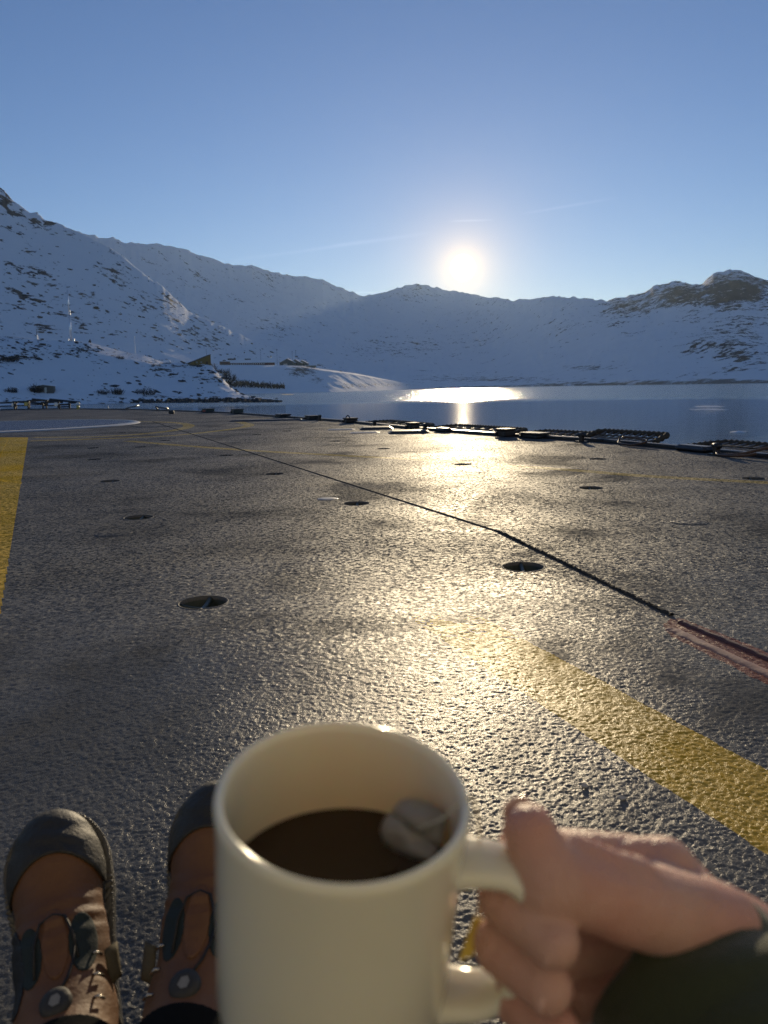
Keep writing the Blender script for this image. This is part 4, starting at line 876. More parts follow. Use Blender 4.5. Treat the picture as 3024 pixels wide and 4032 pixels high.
# stone breakwater along the near shore
pb = on_plane(600, 1583, WATER_Z); e = empty('breakwater', pb, 0, 'breakwater of dark boulders along the near shore', 'breakwater')
bm_ = [rock_mesh(700 + k, 1.25, 1.0, .8, 1) for k in range(7)]
for b_ in bm_: b_.materials.append(M_stone)
r6 = random.Random(9)
rb = MB(); line_ = [on_plane(215 + 890 * k / 60, 1584 - 4 * k / 60, WATER_Z) - pb for k in range(61)]; vs = []
for k, q in enumerate(line_):
    f_ = min(1, (60 - k) / 6 + .25)
    vs += [q + Vector((0, -.6, -.5)), q + Vector((0, .3, (.55 + r6.uniform(-.2, .25)) * f_)), q + Vector((0, 1.6, (1.2 + r6.uniform(-.25, .3)) * f_)), q + Vector((0, 4.5, -.4))]
rb.add(vs, [(i * 4 + j, (i + 1) * 4 + j, (i + 1) * 4 + j + 1, i * 4 + j + 1) for i in range(60) for j in range(3)]).build('rubble_base', M_stone, e)
for k in range(290):
    t_ = r6.random(); px_ = 215 + 890 * t_; py_ = 1585 - 4 * t_ + (1 if t_ < .3 else 0); rowz = r6.random(); p = on_plane(px_, py_ + 3 - 2 * rowz, WATER_Z)
    s_ = r6.uniform(.45, 1.15) * (1.0 if t_ < .93 else .75); o = bpy.data.objects.new('boulder', r6.choice(bm_)); COL.objects.link(o); o.parent = e
    o.location = p - pb + Vector((0, rowz * 2.0, rowz * 1.5 * min(1, (1.02 - t_) * 6))); o.scale = (s_, s_, s_); o.rotation_euler = (r6.uniform(-.3, .3), r6.uniform(-.3, .3), r6.uniform(0, 6.3))
# low snow spit in the sun at the far left, floes on the water
def flat_patch(name, outline, z, thick, m, label, kind=None, cat=None, group=None):
    pts = [on_plane(x_, y_, z) for x_, y_ in outline]; c = sum(pts, Vector()) / len(pts); mb = MB(); k = len(pts)
    vs = [p - c for p in pts] + [(p - c) * 1.015 - Vector((0, 0, thick)) for p in pts] + [Vector((0, 0, .12))]
    mb.add(vs, [(i, (i + 1) % k, 2 * k) for i in range(k)] + [((i + 1) % k, i, k + i, k + (i + 1) % k) for i in range(k)]); o = mb.build(name, m); o.location = c; tag(o, label, cat, group, kind); return o
flat_patch('snow_spit', [(-300, 1590), (60, 1586), (150, 1583), (205, 1579), (170, 1574), (60, 1570), (-300, 1568)], WATER_Z + .9, 1.5, M_sroof, 'low snowy spit in the sun at the far left', 'structure')
for k, (x_, y_, w_, h_) in enumerate(((2795, 1600, 62, 1.1), (2790, 1612, 80, 0.9), (2905, 1701, 36, 1.8), (1130, 1553, 26, 1.6))):
    flat_patch('ice_floe' if k < 3 else 'skerry', [(x_ + w_ * math.cos(a) * r6.uniform(.8, 1.1), y_ + h_ * math.sin(a) * r6.uniform(.7, 1.2)) for a in np.linspace(0, 2 * math.pi, 15)[:-1]][::-1], WATER_Z + .05, .1, M_sroof if k < 3 else M_stone, ['upper thin ice floe on the right of the fjord', 'lower thin ice floe under the upper one', 'small ice floe nearest the right deck edge', 'low dark skerry off the bench shore'][k], None, 'ice floe' if k < 3 else 'skerry', 'ice floes' if k < 3 else None)

# ------------------------------------------------------------------ solids from distance fields (surface nets)
def nets(sdf, lo, hi, res):
    lo, hi = np.array(lo), np.array(hi); n = np.ceil((hi - lo) / res).astype(int) + 1
    ax_ = [lo[i] + np.arange(n[i]) * res for i in range(3)]
    X, Y, Z = np.meshgrid(*ax_, indexing='ij'); D = sdf(X, Y, Z); S = D < 0
    cs = [(i, j, k) for i in (0, 1) for j in (0, 1) for k in (0, 1)]
    def sub(A, c): return A[c[0]:n[0] - 1 + c[0], c[1]:n[1] - 1 + c[1], c[2]:n[2] - 1 + c[2]]
    cnt = sum(sub(S, c).astype(int) for c in cs); act = (cnt > 0) & (cnt < 8)
    acc = np.zeros(act.shape + (3,)); num = np.zeros(act.shape)
    for a in cs:
        for d in range(3):
            if a[d] == 1: continue
            b_ = list(a); b_[d] = 1; b_ = tuple(b_); da, db = sub(D, a), sub(D, b_); cr = (da < 0) != (db < 0)
            t_ = np.where(cr, da / np.where(cr, da - db, 1), 0)
            for q in range(3): acc[..., q] += np.where(cr, a[q] + (t_ if q == d else 0), 0)
            num += cr
    ii = np.argwhere(act); idx = -np.ones(act.shape, int); idx[act] = np.arange(len(ii))
    P = lo + (ii + acc[act] / num[act][:, None]) * res; F_ = []
    for d in range(3):
        u, v = (d + 1) % 3, (d + 2) % 3
        sl0 = [slice(1, n[q] - 1) for q in range(3)]; sl1 = list(sl0); sl0[d] = slice(0, n[d] - 1); sl1[d] = slice(1, n[d])
        A, B = S[tuple(sl0)], S[tuple(sl1)]
        for sgn, msk in ((1, A & ~B), (0, ~A & B)):
            w_ = np.argwhere(msk)
            if not len(w_): continue
            base = w_.copy(); base[:, u] += 1; base[:, v] += 1
            def at(du, dv):
                q = base.copy(); q[:, u] -= du; q[:, v] -= dv; return idx[q[:, 0], q[:, 1], q[:, 2]]
            qd = np.stack([at(1, 1), at(0, 1), at(0, 0), at(1, 0)], -1); F_.append(qd if sgn else qd[:, ::-1])
    return P, np.concatenate(F_)
def smin(a, b_, k):
    h = np.clip(0.5 + 0.5 * (b_ - a) / k, 0, 1); return b_ + (a - b_) * h - k * h * (1 - h)
def cone(X, Y, Z, a, b_, ra, rb):             # tapered capsule
    a, b_ = np.array(a), np.array(b_); d = b_ - a; L = d @ d
    t_ = np.clip(((X - a[0]) * d[0] + (Y - a[1]) * d[1] + (Z - a[2]) * d[2]) / L, 0, 1)
    return np.sqrt((X - a[0] - d[0] * t_) ** 2 + (Y - a[1] - d[1] * t_) ** 2 + (Z - a[2] - d[2] * t_) ** 2) - (ra + (rb - ra) * t_)
def ell(X, Y, Z, c, r): 
    k = np.sqrt(((X - c[0]) / r[0]) ** 2 + ((Y - c[1]) / r[1]) ** 2 + ((Z - c[2]) / r[2]) ** 2); return (k - 1) * min(r)
def solid(name, sdf, lo, hi, res, m, parent=None, relax=1):
    P, F_ = nets(sdf, lo, hi, res)
    o = grid_from(name, P, F_, m, parent); return o
def grid_from(name, P, F_, m, parent):
    me = bpy.data.meshes.new(name); me.vertices.add(len(P)); me.vertices.foreach_set('co', P.astype(np.float32).ravel())
    me.loops.add(F_.size); me.loops.foreach_set('vertex_index', F_.astype(np.int32).ravel()); me.polygons.add(len(F_))
    me.polygons.foreach_set('loop_start', np.arange(0, F_.size, 4, dtype=np.int32)); me.polygons.foreach_set('loop_total', np.full(len(F_), 4, np.int32)); me.polygons.foreach_set('use_smooth', np.ones(len(F_), bool))
    me.update(calc_edges=True); return link(name, me, m, parent)

# ------------------------------------------------------------------ mug of tea
MUG_C = at_depth(1354, 3120, 0.2552); mz = Vector((math.sin(0.088), -math.sin(0.142), 1)).normalized()
HDIR = rad(-9)                                # the handle points to the right and a little towards the holder
mx = (Vector((math.cos(HDIR), math.sin(HDIR), 0))); mx = (mx - mz * mx.dot(mz)).normalized(); my = mz.cross(mx)
MUG = Matrix(((mx.x, my.x, mz.x, MUG_C.x), (mx.y, my.y, mz.y, MUG_C.y), (mx.z, my.z, mz.z, MUG_C.z), (0, 0, 0, 1)))
m, t, b = mat('cream_stoneware'); g = G(t); ob = g.obj()
g.put(b.inputs['Base Color'], g.mix(g.noise(ob, 30, 4), (0.735, 0.70, 0.54), (0.795, 0.76, 0.59)))
b.inputs['Roughness'].default_value = 0.16; b.inputs['Coat Weight'].default_value = 0.3; b.inputs['Coat Roughness'].default_value = 0.06
b.inputs['Subsurface Weight'].default_value = 0.35; b.inputs['Subsurface Radius'].default_value = (1.0, 0.7, 0.35); b.inputs['Subsurface Scale'].default_value = 0.006
g.put(b.inputs['Normal'], g.bump(g.noise(ob, 90, 3), 0.08, 0.0006)); M_mug = m
mug = empty('tea_mug', MUG_C, 0, 'cream coloured mug of black tea held out by its handle', 'mug'); mug.matrix_world = MUG
RO = 0.0425
prof = [(0.0005, -0.092), (0.033, -0.092), (0.0375, -0.0905), (0.0400, -0.086), (0.0410, -0.078), (RO - .0012, -0.040), (RO - .0008, -0.010), (RO - .0002, -0.004), (RO - .0001, -0.0015), (RO - .0008, 0.0), (RO - .0020, 0.0004), (RO - .0032, -0.0006), (RO - .0038, -0.0028), (RO - .0040, -0.010), (RO - .0045, -0.040), (0.0368, -0.080), (0.034, -0.086), (0.0005, -0.087)]
MB().lathe(prof, 96).build('body', M_mug, mug, True)
hp = smooth_line([(RO - .003, -0.020), (RO + .008, -0.0185), (RO + .016, -0.0195), (RO + .0220, -0.026), (RO + .0240, -0.040), (RO + .0230, -0.056), (RO + .019, -0.068), (RO + .010, -0.0755), (RO - .004, -0.077)], 3)
hb = MB(); vs = []; nsec = 16
for i, (x_, z_) in enumerate(hp):
    a, c = hp[max(0, i - 1)], hp[min(len(hp) - 1, i + 1)]; d = Vector((c[0] - a[0], c[1] - a[1])).normalized(); n_ = Vector((d.y, -d.x)); q = i / (len(hp) - 1); wd = 0.0088 + 0.0035 * (abs(2 * q - 1) ** 3); tk = 0.0036 + 0.0012 * (abs(2 * q - 1) ** 3)
    for k in range(nsec):
        an = 2 * math.pi * k / nsec; cu, su = math.cos(an), math.sin(an); cu = math.copysign(abs(cu) ** .55, cu); su = math.copysign(abs(su) ** .8, su)
        vs.append((x_ + n_.x * su * tk, cu * wd, z_ + n_.y * su * tk))
hb.add(vs, [(i * nsec + k, (i + 1) * nsec + k, (i + 1) * nsec + (k + 1) % nsec, i * nsec + (k + 1) % nsec) for i in range(len(hp) - 1) for k in range(nsec)]).build('handle', M_mug, mug, True)
# tea: a level surface, cut where it meets the wall
m, t, b = mat('black_tea'); b.inputs['Base Color'].default_value = (0.022, 0.008, 0.003, 1); b.inputs['Roughness'].default_value = 0.03; b.inputs['IOR'].default_value = 1.33; M_tea = m
inv = MUG.inverted().to_3x3(); upl = inv @ Vector((0, 0, 1)); ring_ = []; TEA = -0.0310
for k in range(64):
    a = 2 * math.pi * k / 64; x_, y_ = math.cos(a) * 0.0380, math.sin(a) * 0.0380; ring_.append((x_, y_, TEA - (x_ * upl.x + y_ * upl.y) / upl.z))
tea = mesh('tea', ring_ + [(0, 0, TEA)], [(k, (k + 1) % 64, 64) for k in range(64)], M_tea, mug)
# tea bag, its string and paper tag
m, t, b = mat('wet_tea_paper'); g = G(t); b.inputs['Base Color'].default_value = (0.33, 0.28, 0.205, 1); b.inputs['Roughness'].default_value = 0.35; b.inputs['Transmission Weight'].default_value = 0.0; b.inputs['Subsurface Weight'].default_value = 0.4; b.inputs['Subsurface Scale'].default_value = 0.004
g.put(b.inputs['Normal'], g.bump(g.noise(g.obj(), 300, 4), 0.6, 0.001)); M_bag = m
M_string = simple('cotton_string', (0.70, 0.62, 0.45), 0.8, 0.1, 200); M_tag = simple('yellow_tag', (0.85, 0.62, 0.10), 0.6, 0.1, 50)
M_tag.node_tree.nodes['Principled BSDF'].inputs['Subsurface Weight'].default_value = 0.0; M_tag.node_tree.nodes['Principled BSDF'].inputs['Subsurface Scale'].default_value = 0.002
def J_(px, py, d): v = at_depth(px, py, d); return (v.x, v.y, v.z)
bagroot = empty('tea_bag', MUG_C, 0, 'soaked pale tea bag in the mug with its string and yellow tag', 'tea bag'); bagroot.matrix_world = MUG
Mi = MUG.inverted()
bc = [Vector(J_(*q)) for q in ((1485, 3300, .2705), (1590, 3135, .2780), (1765, 3205, .2690), (1705, 3410, .2600))]; nb = (bc[2] - bc[0]).cross(bc[3] - bc[1]).normalized(); nb = -nb if nb.dot(_F) > 0 else nb
vs = []; nu = 18
for i in range(nu + 1):
    for j in range(nu + 1):
        u, v = i / nu, j / nu; q = (bc[0] * (1 - u) + bc[1] * u) * (1 - v) + (bc[3] * (1 - u) + bc[2] * u) * v
        bm0 = (bc[0] + bc[1] + bc[2] + bc[3]) / 4; q = bm0 + (q - bm0) * (1 - .16 * ((2 * u - 1) ** 2 * (2 * v - 1) ** 2)); puff = .0042 * (math.sin(math.pi * u) * math.sin(math.pi * v)) ** .7 + .0016 * float(fbm(np.array([u * 3.1]), np.array([v * 2.7]), 3, 5)[0]) - .0018 * math.exp(-((u - .55 + .2 * v) / .07) ** 2)
        vs.append(Mi @ (q + nb * puff))
o = MB().add(vs, [(i * (nu + 1) + j, (i + 1) * (nu + 1) + j, (i + 1) * (nu + 1) + j + 1, i * (nu + 1) + j + 1) for i in range(nu) for j in range(nu)]).build('pouch', M_bag, bagroot, True); sm_ = o.modifiers.new('solid', 'SOLIDIFY'); sm_.thickness = 0.0015
MB().tube([Mi @ Vector(J_(1640, 3270, .2640)), Mi @ Vector(J_(1740, 3225, .2600)), (RO - .003, 0.006, -0.0003), (RO - .001, 0.0062, 0.0014), (RO + .001, 0.0064, -0.001), (RO + .0035, 0.0066, -0.012), (RO + .005, 0.0062, -0.026), MUG.inverted() @ Vector(J_(1885, 3612, .267))], 0.0005, 6).build('string', M_string, bagroot, True)
tg = MB(); tg.add([MUG.inverted() @ Vector(J_(*q)) for q in ((1868, 3606, .268), (1912, 3622, .266), (1862, 3762, .268), (1806, 3782, .270))], [(0, 1, 2, 3)]); o = tg.build('paper_tag', M_tag, bagroot); sm_ = o.modifiers.new('solid', 'SOLIDIFY'); sm_.thickness = 0.0004

# ------------------------------------------------------------------ the person: hand, sleeve, boots, trousers
person = empty('person', (0.05, -0.25, 0), 0, 'person in olive jacket and brown boots holding out the mug', 'person')
def J(px, py, d): v = at_depth(px, py, d); return (v.x, v.y, v.z)
FING = [  # knuckle, middle joint, end joint, tip and their radii
    ((2620, 3412, .304), (2065, 3352, .2955), (2000, 3535, .2590), (2175, 3705, .2450), (.0108, .0096, .0096, .0086)),
    ((2650, 3530, .312), (2040, 3560, .3000), (1985, 3725, .2620), (2150, 3885, .2480), (.0112, .0098, .0094, .0085)),
    ((2670, 3660, .312), (2085, 3760, .3000), (2050, 3930, .2650), (2195, 4070, .2520), (.0108, .0094, .0090, .0080)),
    ((2680, 3780, .306), (2220, 3960, .2960), (2180, 4100, .2800), (2290, 4190, .2640), (.0098, .0082, .0074, .0066))]
TH = [((2082, 3272, .2560), (2165, 3470, .2545), (2470, 3545, .2680), (2820, 3650, .2840)), (.0088, .0126, .0132, .0160)]
WR = J(2900, 3790, .300); FA = J(3350, 4300, .270)
def hand(X, Y, Z):
    palm = None
    for K_, _, _, _, rs in FING:
        c = cone(X, Y, Z, J(*K_), WR, rs[0] * 1.0, .0165); palm = c if palm is None else smin(palm, c, .008)
    palm = smin(palm, cone(X, Y, Z, WR, FA, .0235, .032), .012)
    th_ = cone(X, Y, Z, J(*TH[0][0]), J(*TH[0][1]), TH[1][0], TH[1][1])
    th_ = smin(th_, cone(X, Y, Z, J(*TH[0][1]), J(*TH[0][2]), TH[1][1] * .98, TH[1][2]), .004)
    th_ = smin(th_, cone(X, Y, Z, J(*TH[0][2]), J(*TH[0][3]), TH[1][2], TH[1][3]), .006)
    d = smin(palm, th_, .007)
    d = smin(d, cone(X, Y, Z, J(2560, 3600, .275), J(2560, 3440, .300), .010, .009), .008)   # web of the thumb
    for k, (a, b_, c, e_, rs) in enumerate(FING):
        f = cone(X, Y, Z, J(*a), J(*b_), rs[0], rs[1]); f = smin(f, cone(X, Y, Z, J(*b_), J(*c), rs[1], rs[2]), .0035); f = smin(f, cone(X, Y, Z, J(*c), J(*e_), rs[2], rs[3]), .0035)
        for q, w_ in ((b_, a), (b_, c), (c, e_), (c, b_)):      # creases at the joints
            q0, q1 = np.array(J(*q)), np.array(J(*w_)); dr = (q1 - q0) / np.linalg.norm(q1 - q0); al = (X - q0[0]) * dr[0] + (Y - q0[1]) * dr[1] + (Z - q0[2]) * dr[2]
            f = f + .0008 * np.exp(-((al - .0022) / .0010) ** 2) * (np.abs(f) < .004)
        d = smin(d, f, .0016)
    # creases over the thumb joint and small unevenness of skin
    A = np.array(J(*TH[0][1])); dist = np.sqrt((X - A[0]) ** 2 + (Y - A[1]) ** 2 + (Z - A[2]) ** 2)
    for k in range(6):
        d = smin(d, ell(X, Y, Z, J(2235 + 56 * k, 3318 + 21 * k, .2600 + .0012 * k), (.0042, .0042, .0036)), .0030)
    d = d + 0.00035 * np.sin(X * 1500 + Y * 300) * np.exp(-(dist / .016) ** 2)
    return d + 0.0004 * np.sin(X * 210 + 1) * np.sin(Y * 190) * np.sin(Z * 230)
allp = np.array([J(*q) for f in FING for q in f[:4]] + [J(*q) for q in TH[0]] + [WR, FA]); lo = allp.min(0) - .03; hi = allp.max(0) + .03
m, t, b = mat('skin'); g = G(t); ob = g.pos()
sk = g.mix(g.noise(ob, 70, 5, .6), (0.48, 0.255, 0.180), (0.66, 0.41, 0.315)); sk = g.mix(g.ramp(g.noise(ob, 22, 2), .45, .80), sk, (0.57, 0.27, 0.20))
g.put(b.inputs['Base Color'], sk); b.inputs['Roughness'].default_value = 0.42; b.inputs['Subsurface Weight'].default_value = 0.22; b.inputs['Subsurface Radius'].default_value = (1.0, 0.35, 0.15); b.inputs['Subsurface Scale'].default_value = 0.006
g.put(b.inputs['Normal'], g.bump(g.math('ADD', g.voro(ob, 900), g.noise(ob, 260, 4)), 0.6, 0.0011)); M_skin = m
def child_world(o):                           # parts of the person are modelled where they stand
    o.parent = person; o.matrix_parent_inverse = Matrix.Translation(-person.location); return o
child_world(solid('hand', hand, lo, hi, 0.0014, M_skin))
M_nail = simple('finger_nail', (0.68, 0.42, 0.33), 0.22, 0.06, 60, 0, 0, .5, .3)
def nail(tip, prev, out, L, W_, name='nail'):
    tip, prev, out = Vector(tip), Vector(prev), Vector(out); d = (tip - prev).normalized(); n_ = (out - d * out.dot(d)).normalized(); s_ = d.cross(n_); mb = MB(); vs = []
    for i in range(7):
        for j in range(7):
            u, v = i / 6 * 2 - 1, j / 6 * 2 - 1; k = math.sqrt(max(0, 1 - .35 * v * v * u * u)); vs.append(tip + d * (u * L * k) + s_ * (v * W_ * k) + n_ * (-.42 * W_ * v * v - .10 * L * max(0, u) ** 2))
    o = mb.add(vs, [(i * 7 + j, (i + 1) * 7 + j, (i + 1) * 7 + j + 1, i * 7 + j + 1) for i in range(6) for j in range(6)]).build(name, M_nail, None, True); q = o.modifiers.new('s', 'SOLIDIFY'); q.thickness = .0006; child_world(o)
tp = Vector(J(*TH[0][0])); pv = Vector(J(*TH[0][1])); outv = Vector((-.45, .75, .55)); nail(tp + outv.normalized() * .0080 - (tp - pv).normalized() * .0012, pv + outv.normalized() * .0080, outv, .0050, .0052)
for f in FING[:3]:
    tp, pv = Vector(J(*f[3])), Vector(J(*f[2])); outv = -_F + Vector((-.1, 0, -.35)); n_ = (outv - (tp - pv).normalized() * outv.dot((tp - pv).normalized())).normalized(); nail(tp + n_ * f[4][3] * .90, pv + n_ * f[4][3] * 1.04, n_, .0050, .0048)
# sleeve
m, t, b = mat('olive_jacket_cloth'); g = G(t); ob = g.obj(); wv_ = g.noise(g.vmap(ob, (1, 1, 1)), 900, 2)
g.put(b.inputs['Base Color'], g.mix(g.noise(ob, 18, 4), (0.020, 0.027, 0.008), (0.040, 0.050, 0.015))); b.inputs['Roughness'].default_value = 0.9; b.inputs['Sheen Weight'].default_value = 0.25
g.put(b.inputs['Normal'], g.bump(g.math('ADD', wv_, g.math('MULTIPLY', g.noise(ob, 45, 4), 2.5)), 0.5, 0.0018)); M_sleeve = m
M_cuff = simple('black_cuff_lining', (0.008, 0.008, 0.009), 0.9, 0.3, 60)
def tube_part(name, c0, c1, r0, r1, m, seed, amp, rows=26, n=64, flare=0.0, parent=None):
    c0, c1 = Vector(c0), Vector(c1); d = (c1 - c0).normalized(); u = d.cross(Vector((0, 0, 1))).normalized(); v = d.cross(u); vs = []
    for i in range(rows):
        q = i / (rows - 1); c = c0.lerp(c1, q); r = r0 + (r1 - r0) * q + flare * math.exp(-q * 14)
        for j in range(n):
            a = 2 * math.pi * j / n; k = amp * float(fbm(np.array([q * 5 + math.cos(a) * 1.1]), np.array([math.sin(a) * 1.4 + q * 2.0]), 3, seed)[0]); vs.append(c + (u * math.cos(a) + v * math.sin(a)) * r * (1 + k))
    o = MB().add(vs, [(i * n + j, i * n + (j + 1) % n, (i + 1) * n + (j + 1) % n, (i + 1) * n + j) for i in range(rows - 1) for j in range(n)]).build(name, m, None, True); s_ = o.modifiers.new('s', 'SOLIDIFY'); s_.thickness = .0022; s_.offset = -1
    if parent is None: child_world(o)
    else: o.parent = parent
    return o
tube_part('sleeve', J(2575, 3765, .294), J(3500, 4700, .235), .0345, .052, M_sleeve, 4, .07, 40)
tube_part('cuff_strap', J(2800, 4030, .2755), J(2950, 4195, .2655), .0395, .0420, M_cuff, 4, .05, 8)

# boots
M_leather = None
m, t, b = mat('brown_nubuck'); g = G(t); ob = g.obj()
c = g.mix(g.noise(ob, 26, 6, .65), (0.085, 0.034, 0.010), (0.20, 0.088, 0.028)); c = g.mix(g.ramp(g.noise(ob, 9, 4), .5, .8), c, (0.09, 0.038, 0.014))
g.put(b.inputs['Base Color'], c); b.inputs['Roughness'].default_value = 0.62; g.put(b.inputs['Normal'], g.bump(g.math('ADD', g.noise(ob, 180, 4), g.math('MULTIPLY', g.noise(g.vmap(ob, (0.6, 2.2, 1)), 22, 3), 3.0)), 0.35, 0.0018)); M_leather = m
M_toecap = simple('black_rubber_toecap', (0.024, 0.022, 0.016), 0.62, 0.7, 38, 0.004); M_soleb = simple('black_rubber_sole', (0.014, 0.014, 0.015), 0.55, 0.3, 40, 0.0006)
M_mesh = simple('dark_teal_fabric', (0.012, 0.022, 0.022), 0.8, 0.3, 300, 0.0006); M_welt = simple('ribbed_welt', (0.075, 0.065, 0.045), 0.38, 0.2, 80); M_lace = simple('black_lace', (0.010, 0.010, 0.010), 0.6, 0.2, 200)
M_metal = simple('worn_steel', (0.45, 0.42, 0.36), 0.25, 0.2, 60, 0, 1.0); M_dial = simple('dial_plastic', (0.030, 0.030, 0.028), 0.65, 0.5, 120, 0.001)
M_trouser = simple('dark_trouser_cloth', (0.010, 0.011, 0.011), 0.95, 0.3, 40, 0.002, 0, 0.04)
def upper(X, Y, Z):
    d = ell(X, Y, Z, (0, .232, .046), (.0495, .066, .042))
    d = smin(d, cone(X, Y, Z, (0, .215, .050), (0, .135, .070), .0455, .0440), .020)
    d = smin(d, cone(X, Y, Z, (0, .145, .066), (0, .070, .100), .0440, .0460), .025)
    d = smin(d, cone(X, Y, Z, (0, .055, .060), (0, .050, .050), .0430, .0400), .02)
    d = smin(d, cone(X, Y, Z, (0, .068, .100), (0, -.060, .232), .0480, .0540), .020)
    cr = 0.0011 * np.sin(Y * 330 + 22 * X * X * 8) * np.exp(-((Y - .165) / .022) ** 2) * (Z > .06)
    return d + cr
def outline(X, Y, g_=0.0):      # sole outline
    d = np.sqrt((X) ** 2 + (np.maximum(Y - .245, 0)) ** 2 * .9 + (np.minimum(Y - .05, 0)) ** 2)
    w_ = np.interp(Y, [-.02, .04, .10, .15, .20, .24, .27, .31], [.034, .039, .041, .046, .053, .054, .050, .046]); return d - w_ - g_
def sole(X, Y, Z): return np.maximum(outline(X, Y, .005), np.abs(Z - .014) - .014) - .002
def welt(X, Y, Z): return np.maximum(outline(X, Y, .0055), np.abs(Z - .033) - .0045) - .0015 + 0.0009 * np.sin(np.arctan2(Y - .2, X) * 150)
def toecap(X, Y, Z):
    d = upper(X, Y, Z) - .0030 + .0009 * np.sin(Y * 210 + X * 60) * np.exp(-((Y - .262) / .02) ** 2) * (Z > .05); edge = .240 - 13.0 * X * X - .25 * np.maximum(.075 - Z, 0); return np.maximum(np.maximum(d, edge - Y), .034 - Z)
def rand(X, Y, Z): return np.maximum(np.maximum(upper(X, Y, Z) - .0022, Z - .052), .030 - Z)
def patch(cx, cy, rx, ry, off=.0016):
    def f(X, Y, Z): return np.maximum(np.maximum(upper(X, Y, Z) - off, (np.sqrt(((X - cx) / rx) ** 2 + ((Y - cy) / ry) ** 2) - 1) * min(rx, ry)), .055 - Z)
    return f
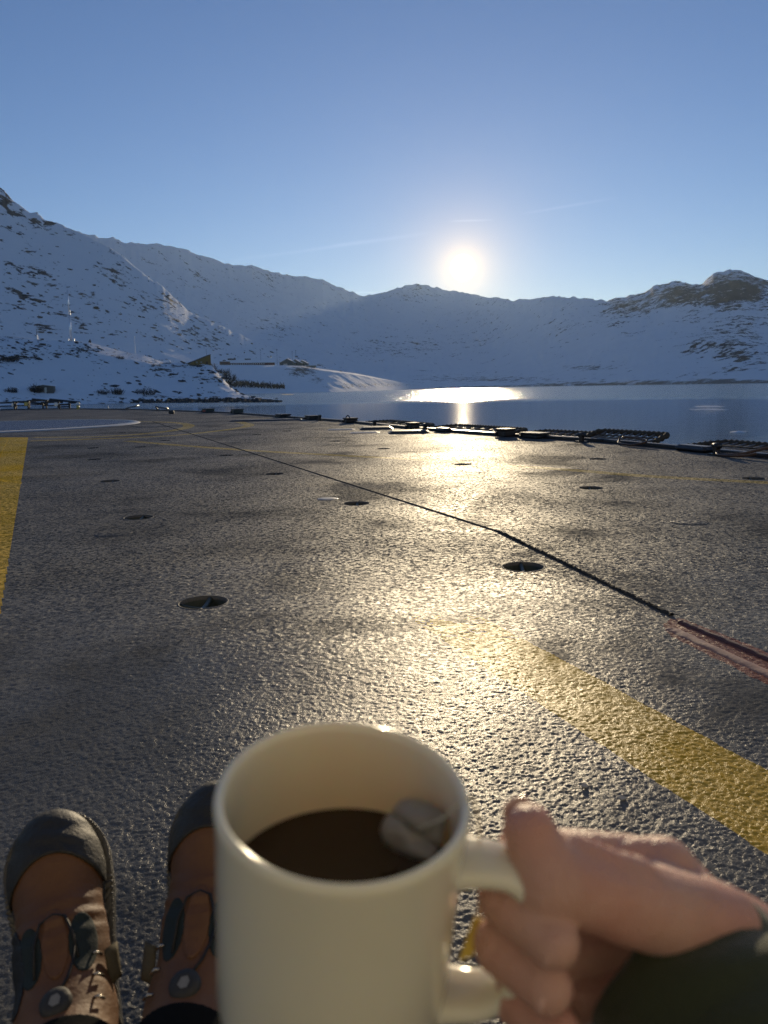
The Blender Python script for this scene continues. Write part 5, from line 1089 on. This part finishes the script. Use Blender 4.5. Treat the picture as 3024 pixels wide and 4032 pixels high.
def boot(toe_px, depth, yaw, tilt, roll, side, label):
    yb = Vector((math.sin(yaw) * math.cos(tilt), math.cos(yaw) * math.cos(tilt), math.sin(tilt))); xb = yb.cross(Vector((0, 0, 1))).normalized(); zb = xb.cross(yb)
    xr = xb * math.cos(roll) + zb * math.sin(roll); zr = zb * math.cos(roll) - xb * math.sin(roll)
    toe = at_depth(*toe_px, depth); SC_ = .87; org = toe - yb * .300 * SC_ - zr * .040 * SC_
    Mx = Matrix.Translation(org) @ (Matrix.Scale(SC_, 4)) @ Matrix(((xr.x, yb.x, zr.x, 0), (xr.y, yb.y, zr.y, 0), (xr.z, yb.z, zr.z, 0), (0, 0, 0, 1)))
    lo_ = (-.075, -.125, -.004)
    o = solid('boot', upper, lo_, (.075, .32, .300), .0030, M_leather); o['label'] = label; o.parent = person; o.matrix_parent_inverse = Matrix.Translation(-person.location); o.matrix_basis = Mx
    solid('toe_cap', toecap, (-.07, .15, .02), (.07, .32, .11), .0022, M_toecap, o)
    solid('sole', sole, (-.07, -.02, -.01), (.07, .33, .04), .0026, M_soleb, o); solid('welt', welt, (-.07, .05, .022), (.07, .33, .044), .0018, M_welt, o); solid('rubber_rand', rand, (-.07, -.01, .02), (.07, .32, .06), .0024, M_soleb, o)
    for s_ in (-1, 1): solid('mesh_inset', patch(s_ * .027, .136, .0140, .031, .0010), (-.06, .09, .05), (.06, .19, .17), .0018, M_mesh, o)
    solid('tongue', patch(0, .142, .014, .036, .0020), (-.06, .09, .05), (.06, .22, .16), .0020, M_leather, o)
    solid('side_panel', patch(-side * .047, .128, .014, .045, .0016), (-.075, .07, .04), (.075, .20, .17), .0022, M_lace, o)
    solid('collar', lambda X, Y, Z: np.maximum(upper(X, Y, Z) - .0022, .050 - ((Y - .068) * -.69 + (Z - .10) * .72)), (-.075, -.125, .06), (.075, .11, .300), .0028, M_trouser, o)
    def surf(x_, y_):                          # height of the boot's top at x, y
        z_ = np.linspace(.30, .03, 140); d = upper(np.full(140, x_), np.full(140, y_), z_); k = np.argmax(d < 0); return float(z_[k])
    lc = MB(); lc.tube([(x_, y_, surf(x_, y_) + .003) for x_, y_ in [(-.022, .113), (-.021, .146), (-.014, .166), (0, .172), (.012, .167), (.018, .149), (.022, .121)]], .0016, 6); lc.build('lace', M_lace, o, True)
    lc = MB(); lc.tube([(x_, y_, surf(x_, y_) + .003) for x_, y_ in [(.020, .136), (.017, .119), (.012, .105), (.004, .093)]], .0016, 6); lc.build('lace', M_lace, o, True)
    zd = surf(0, .084); nrm = Vector((0, .45, .9)).normalized(); q = Vector((0, 0, 1)).rotation_difference(nrm).to_matrix().to_4x4(); Md = Matrix.Translation((0, .083, zd + .002)) @ q
    dl = MB(); dl.lathe([(.0005, .006), (.008, .0064), (.0130, .0052), (.0155, .002), (.016, -.004)], 24, Md); dl.build('dial', M_dial, o, True)
    kn = MB()
    kn.add([Md @ Vector((x_, y_, .0070)) for x_, y_ in ((-.006, -.002), (-.002, -.006), (.004, -.005), (.006, .001), (.003, .006), (-.003, .005))], [(0, 1, 2, 3, 4, 5)])
    kn.build('dial_mark', M_dialm, o)
    for y_ in (.121, .099, .077):
        x_ = side * .036; z_ = surf(x_, y_); hk = MB(); hk.tube([(x_ - side * .004, y_, z_ + .002), (x_ + side * .003, y_, z_ + .007), (x_ + side * .008, y_ - .004, z_ + .002)], .0016, 6); hk.build('lace_hook', M_metal, o, True)
    tb = MB(); vs = []
    for i in range(7):
        for j in range(5): u, v = i / 6, j / 4; vs.append((side * (.046 + .014 * u),   .085 + .036 * v + .006 * u, .100 + .006 * math.sin(2.2 * u + v) - .006 * u))
    w9 = tb.add(vs, [(i * 5 + j, (i + 1) * 5 + j, (i + 1) * 5 + j + 1, i * 5 + j + 1) for i in range(6) for j in range(4)]).build('pull_tab', M_tabm, o, True); s9 = w9.modifiers.new('s', 'SOLIDIFY'); s9.thickness = .0025
    return Mx
M_dialm = simple('worn_dial_print', (0.20, 0.20, 0.19), 0.6, 0.3, 200)
M_tabm = simple('olive_pull_tab', (0.085, 0.068, 0.035), 0.8, 0.3, 120, 0.001)
BL = boot((200, 3205), .845, rad(-27), rad(47), rad(9), 1, 'left brown boot with black rubber toe, toes turned out')
BR = boot((865, 3085), .850, rad(-4), rad(50), rad(4), -1, 'right brown boot, mostly hidden behind the mug')
for Mb, kx, s_ in ((BL, -.17, 5), (BR, -.05, 8)):
    a = Mb @ Vector((0, -.045, .218)); kn = Vector((kx, .06, .12)); tube_part('trouser_leg', a, kn, .055, .075, M_trouser, s_, .10, 24, 40)
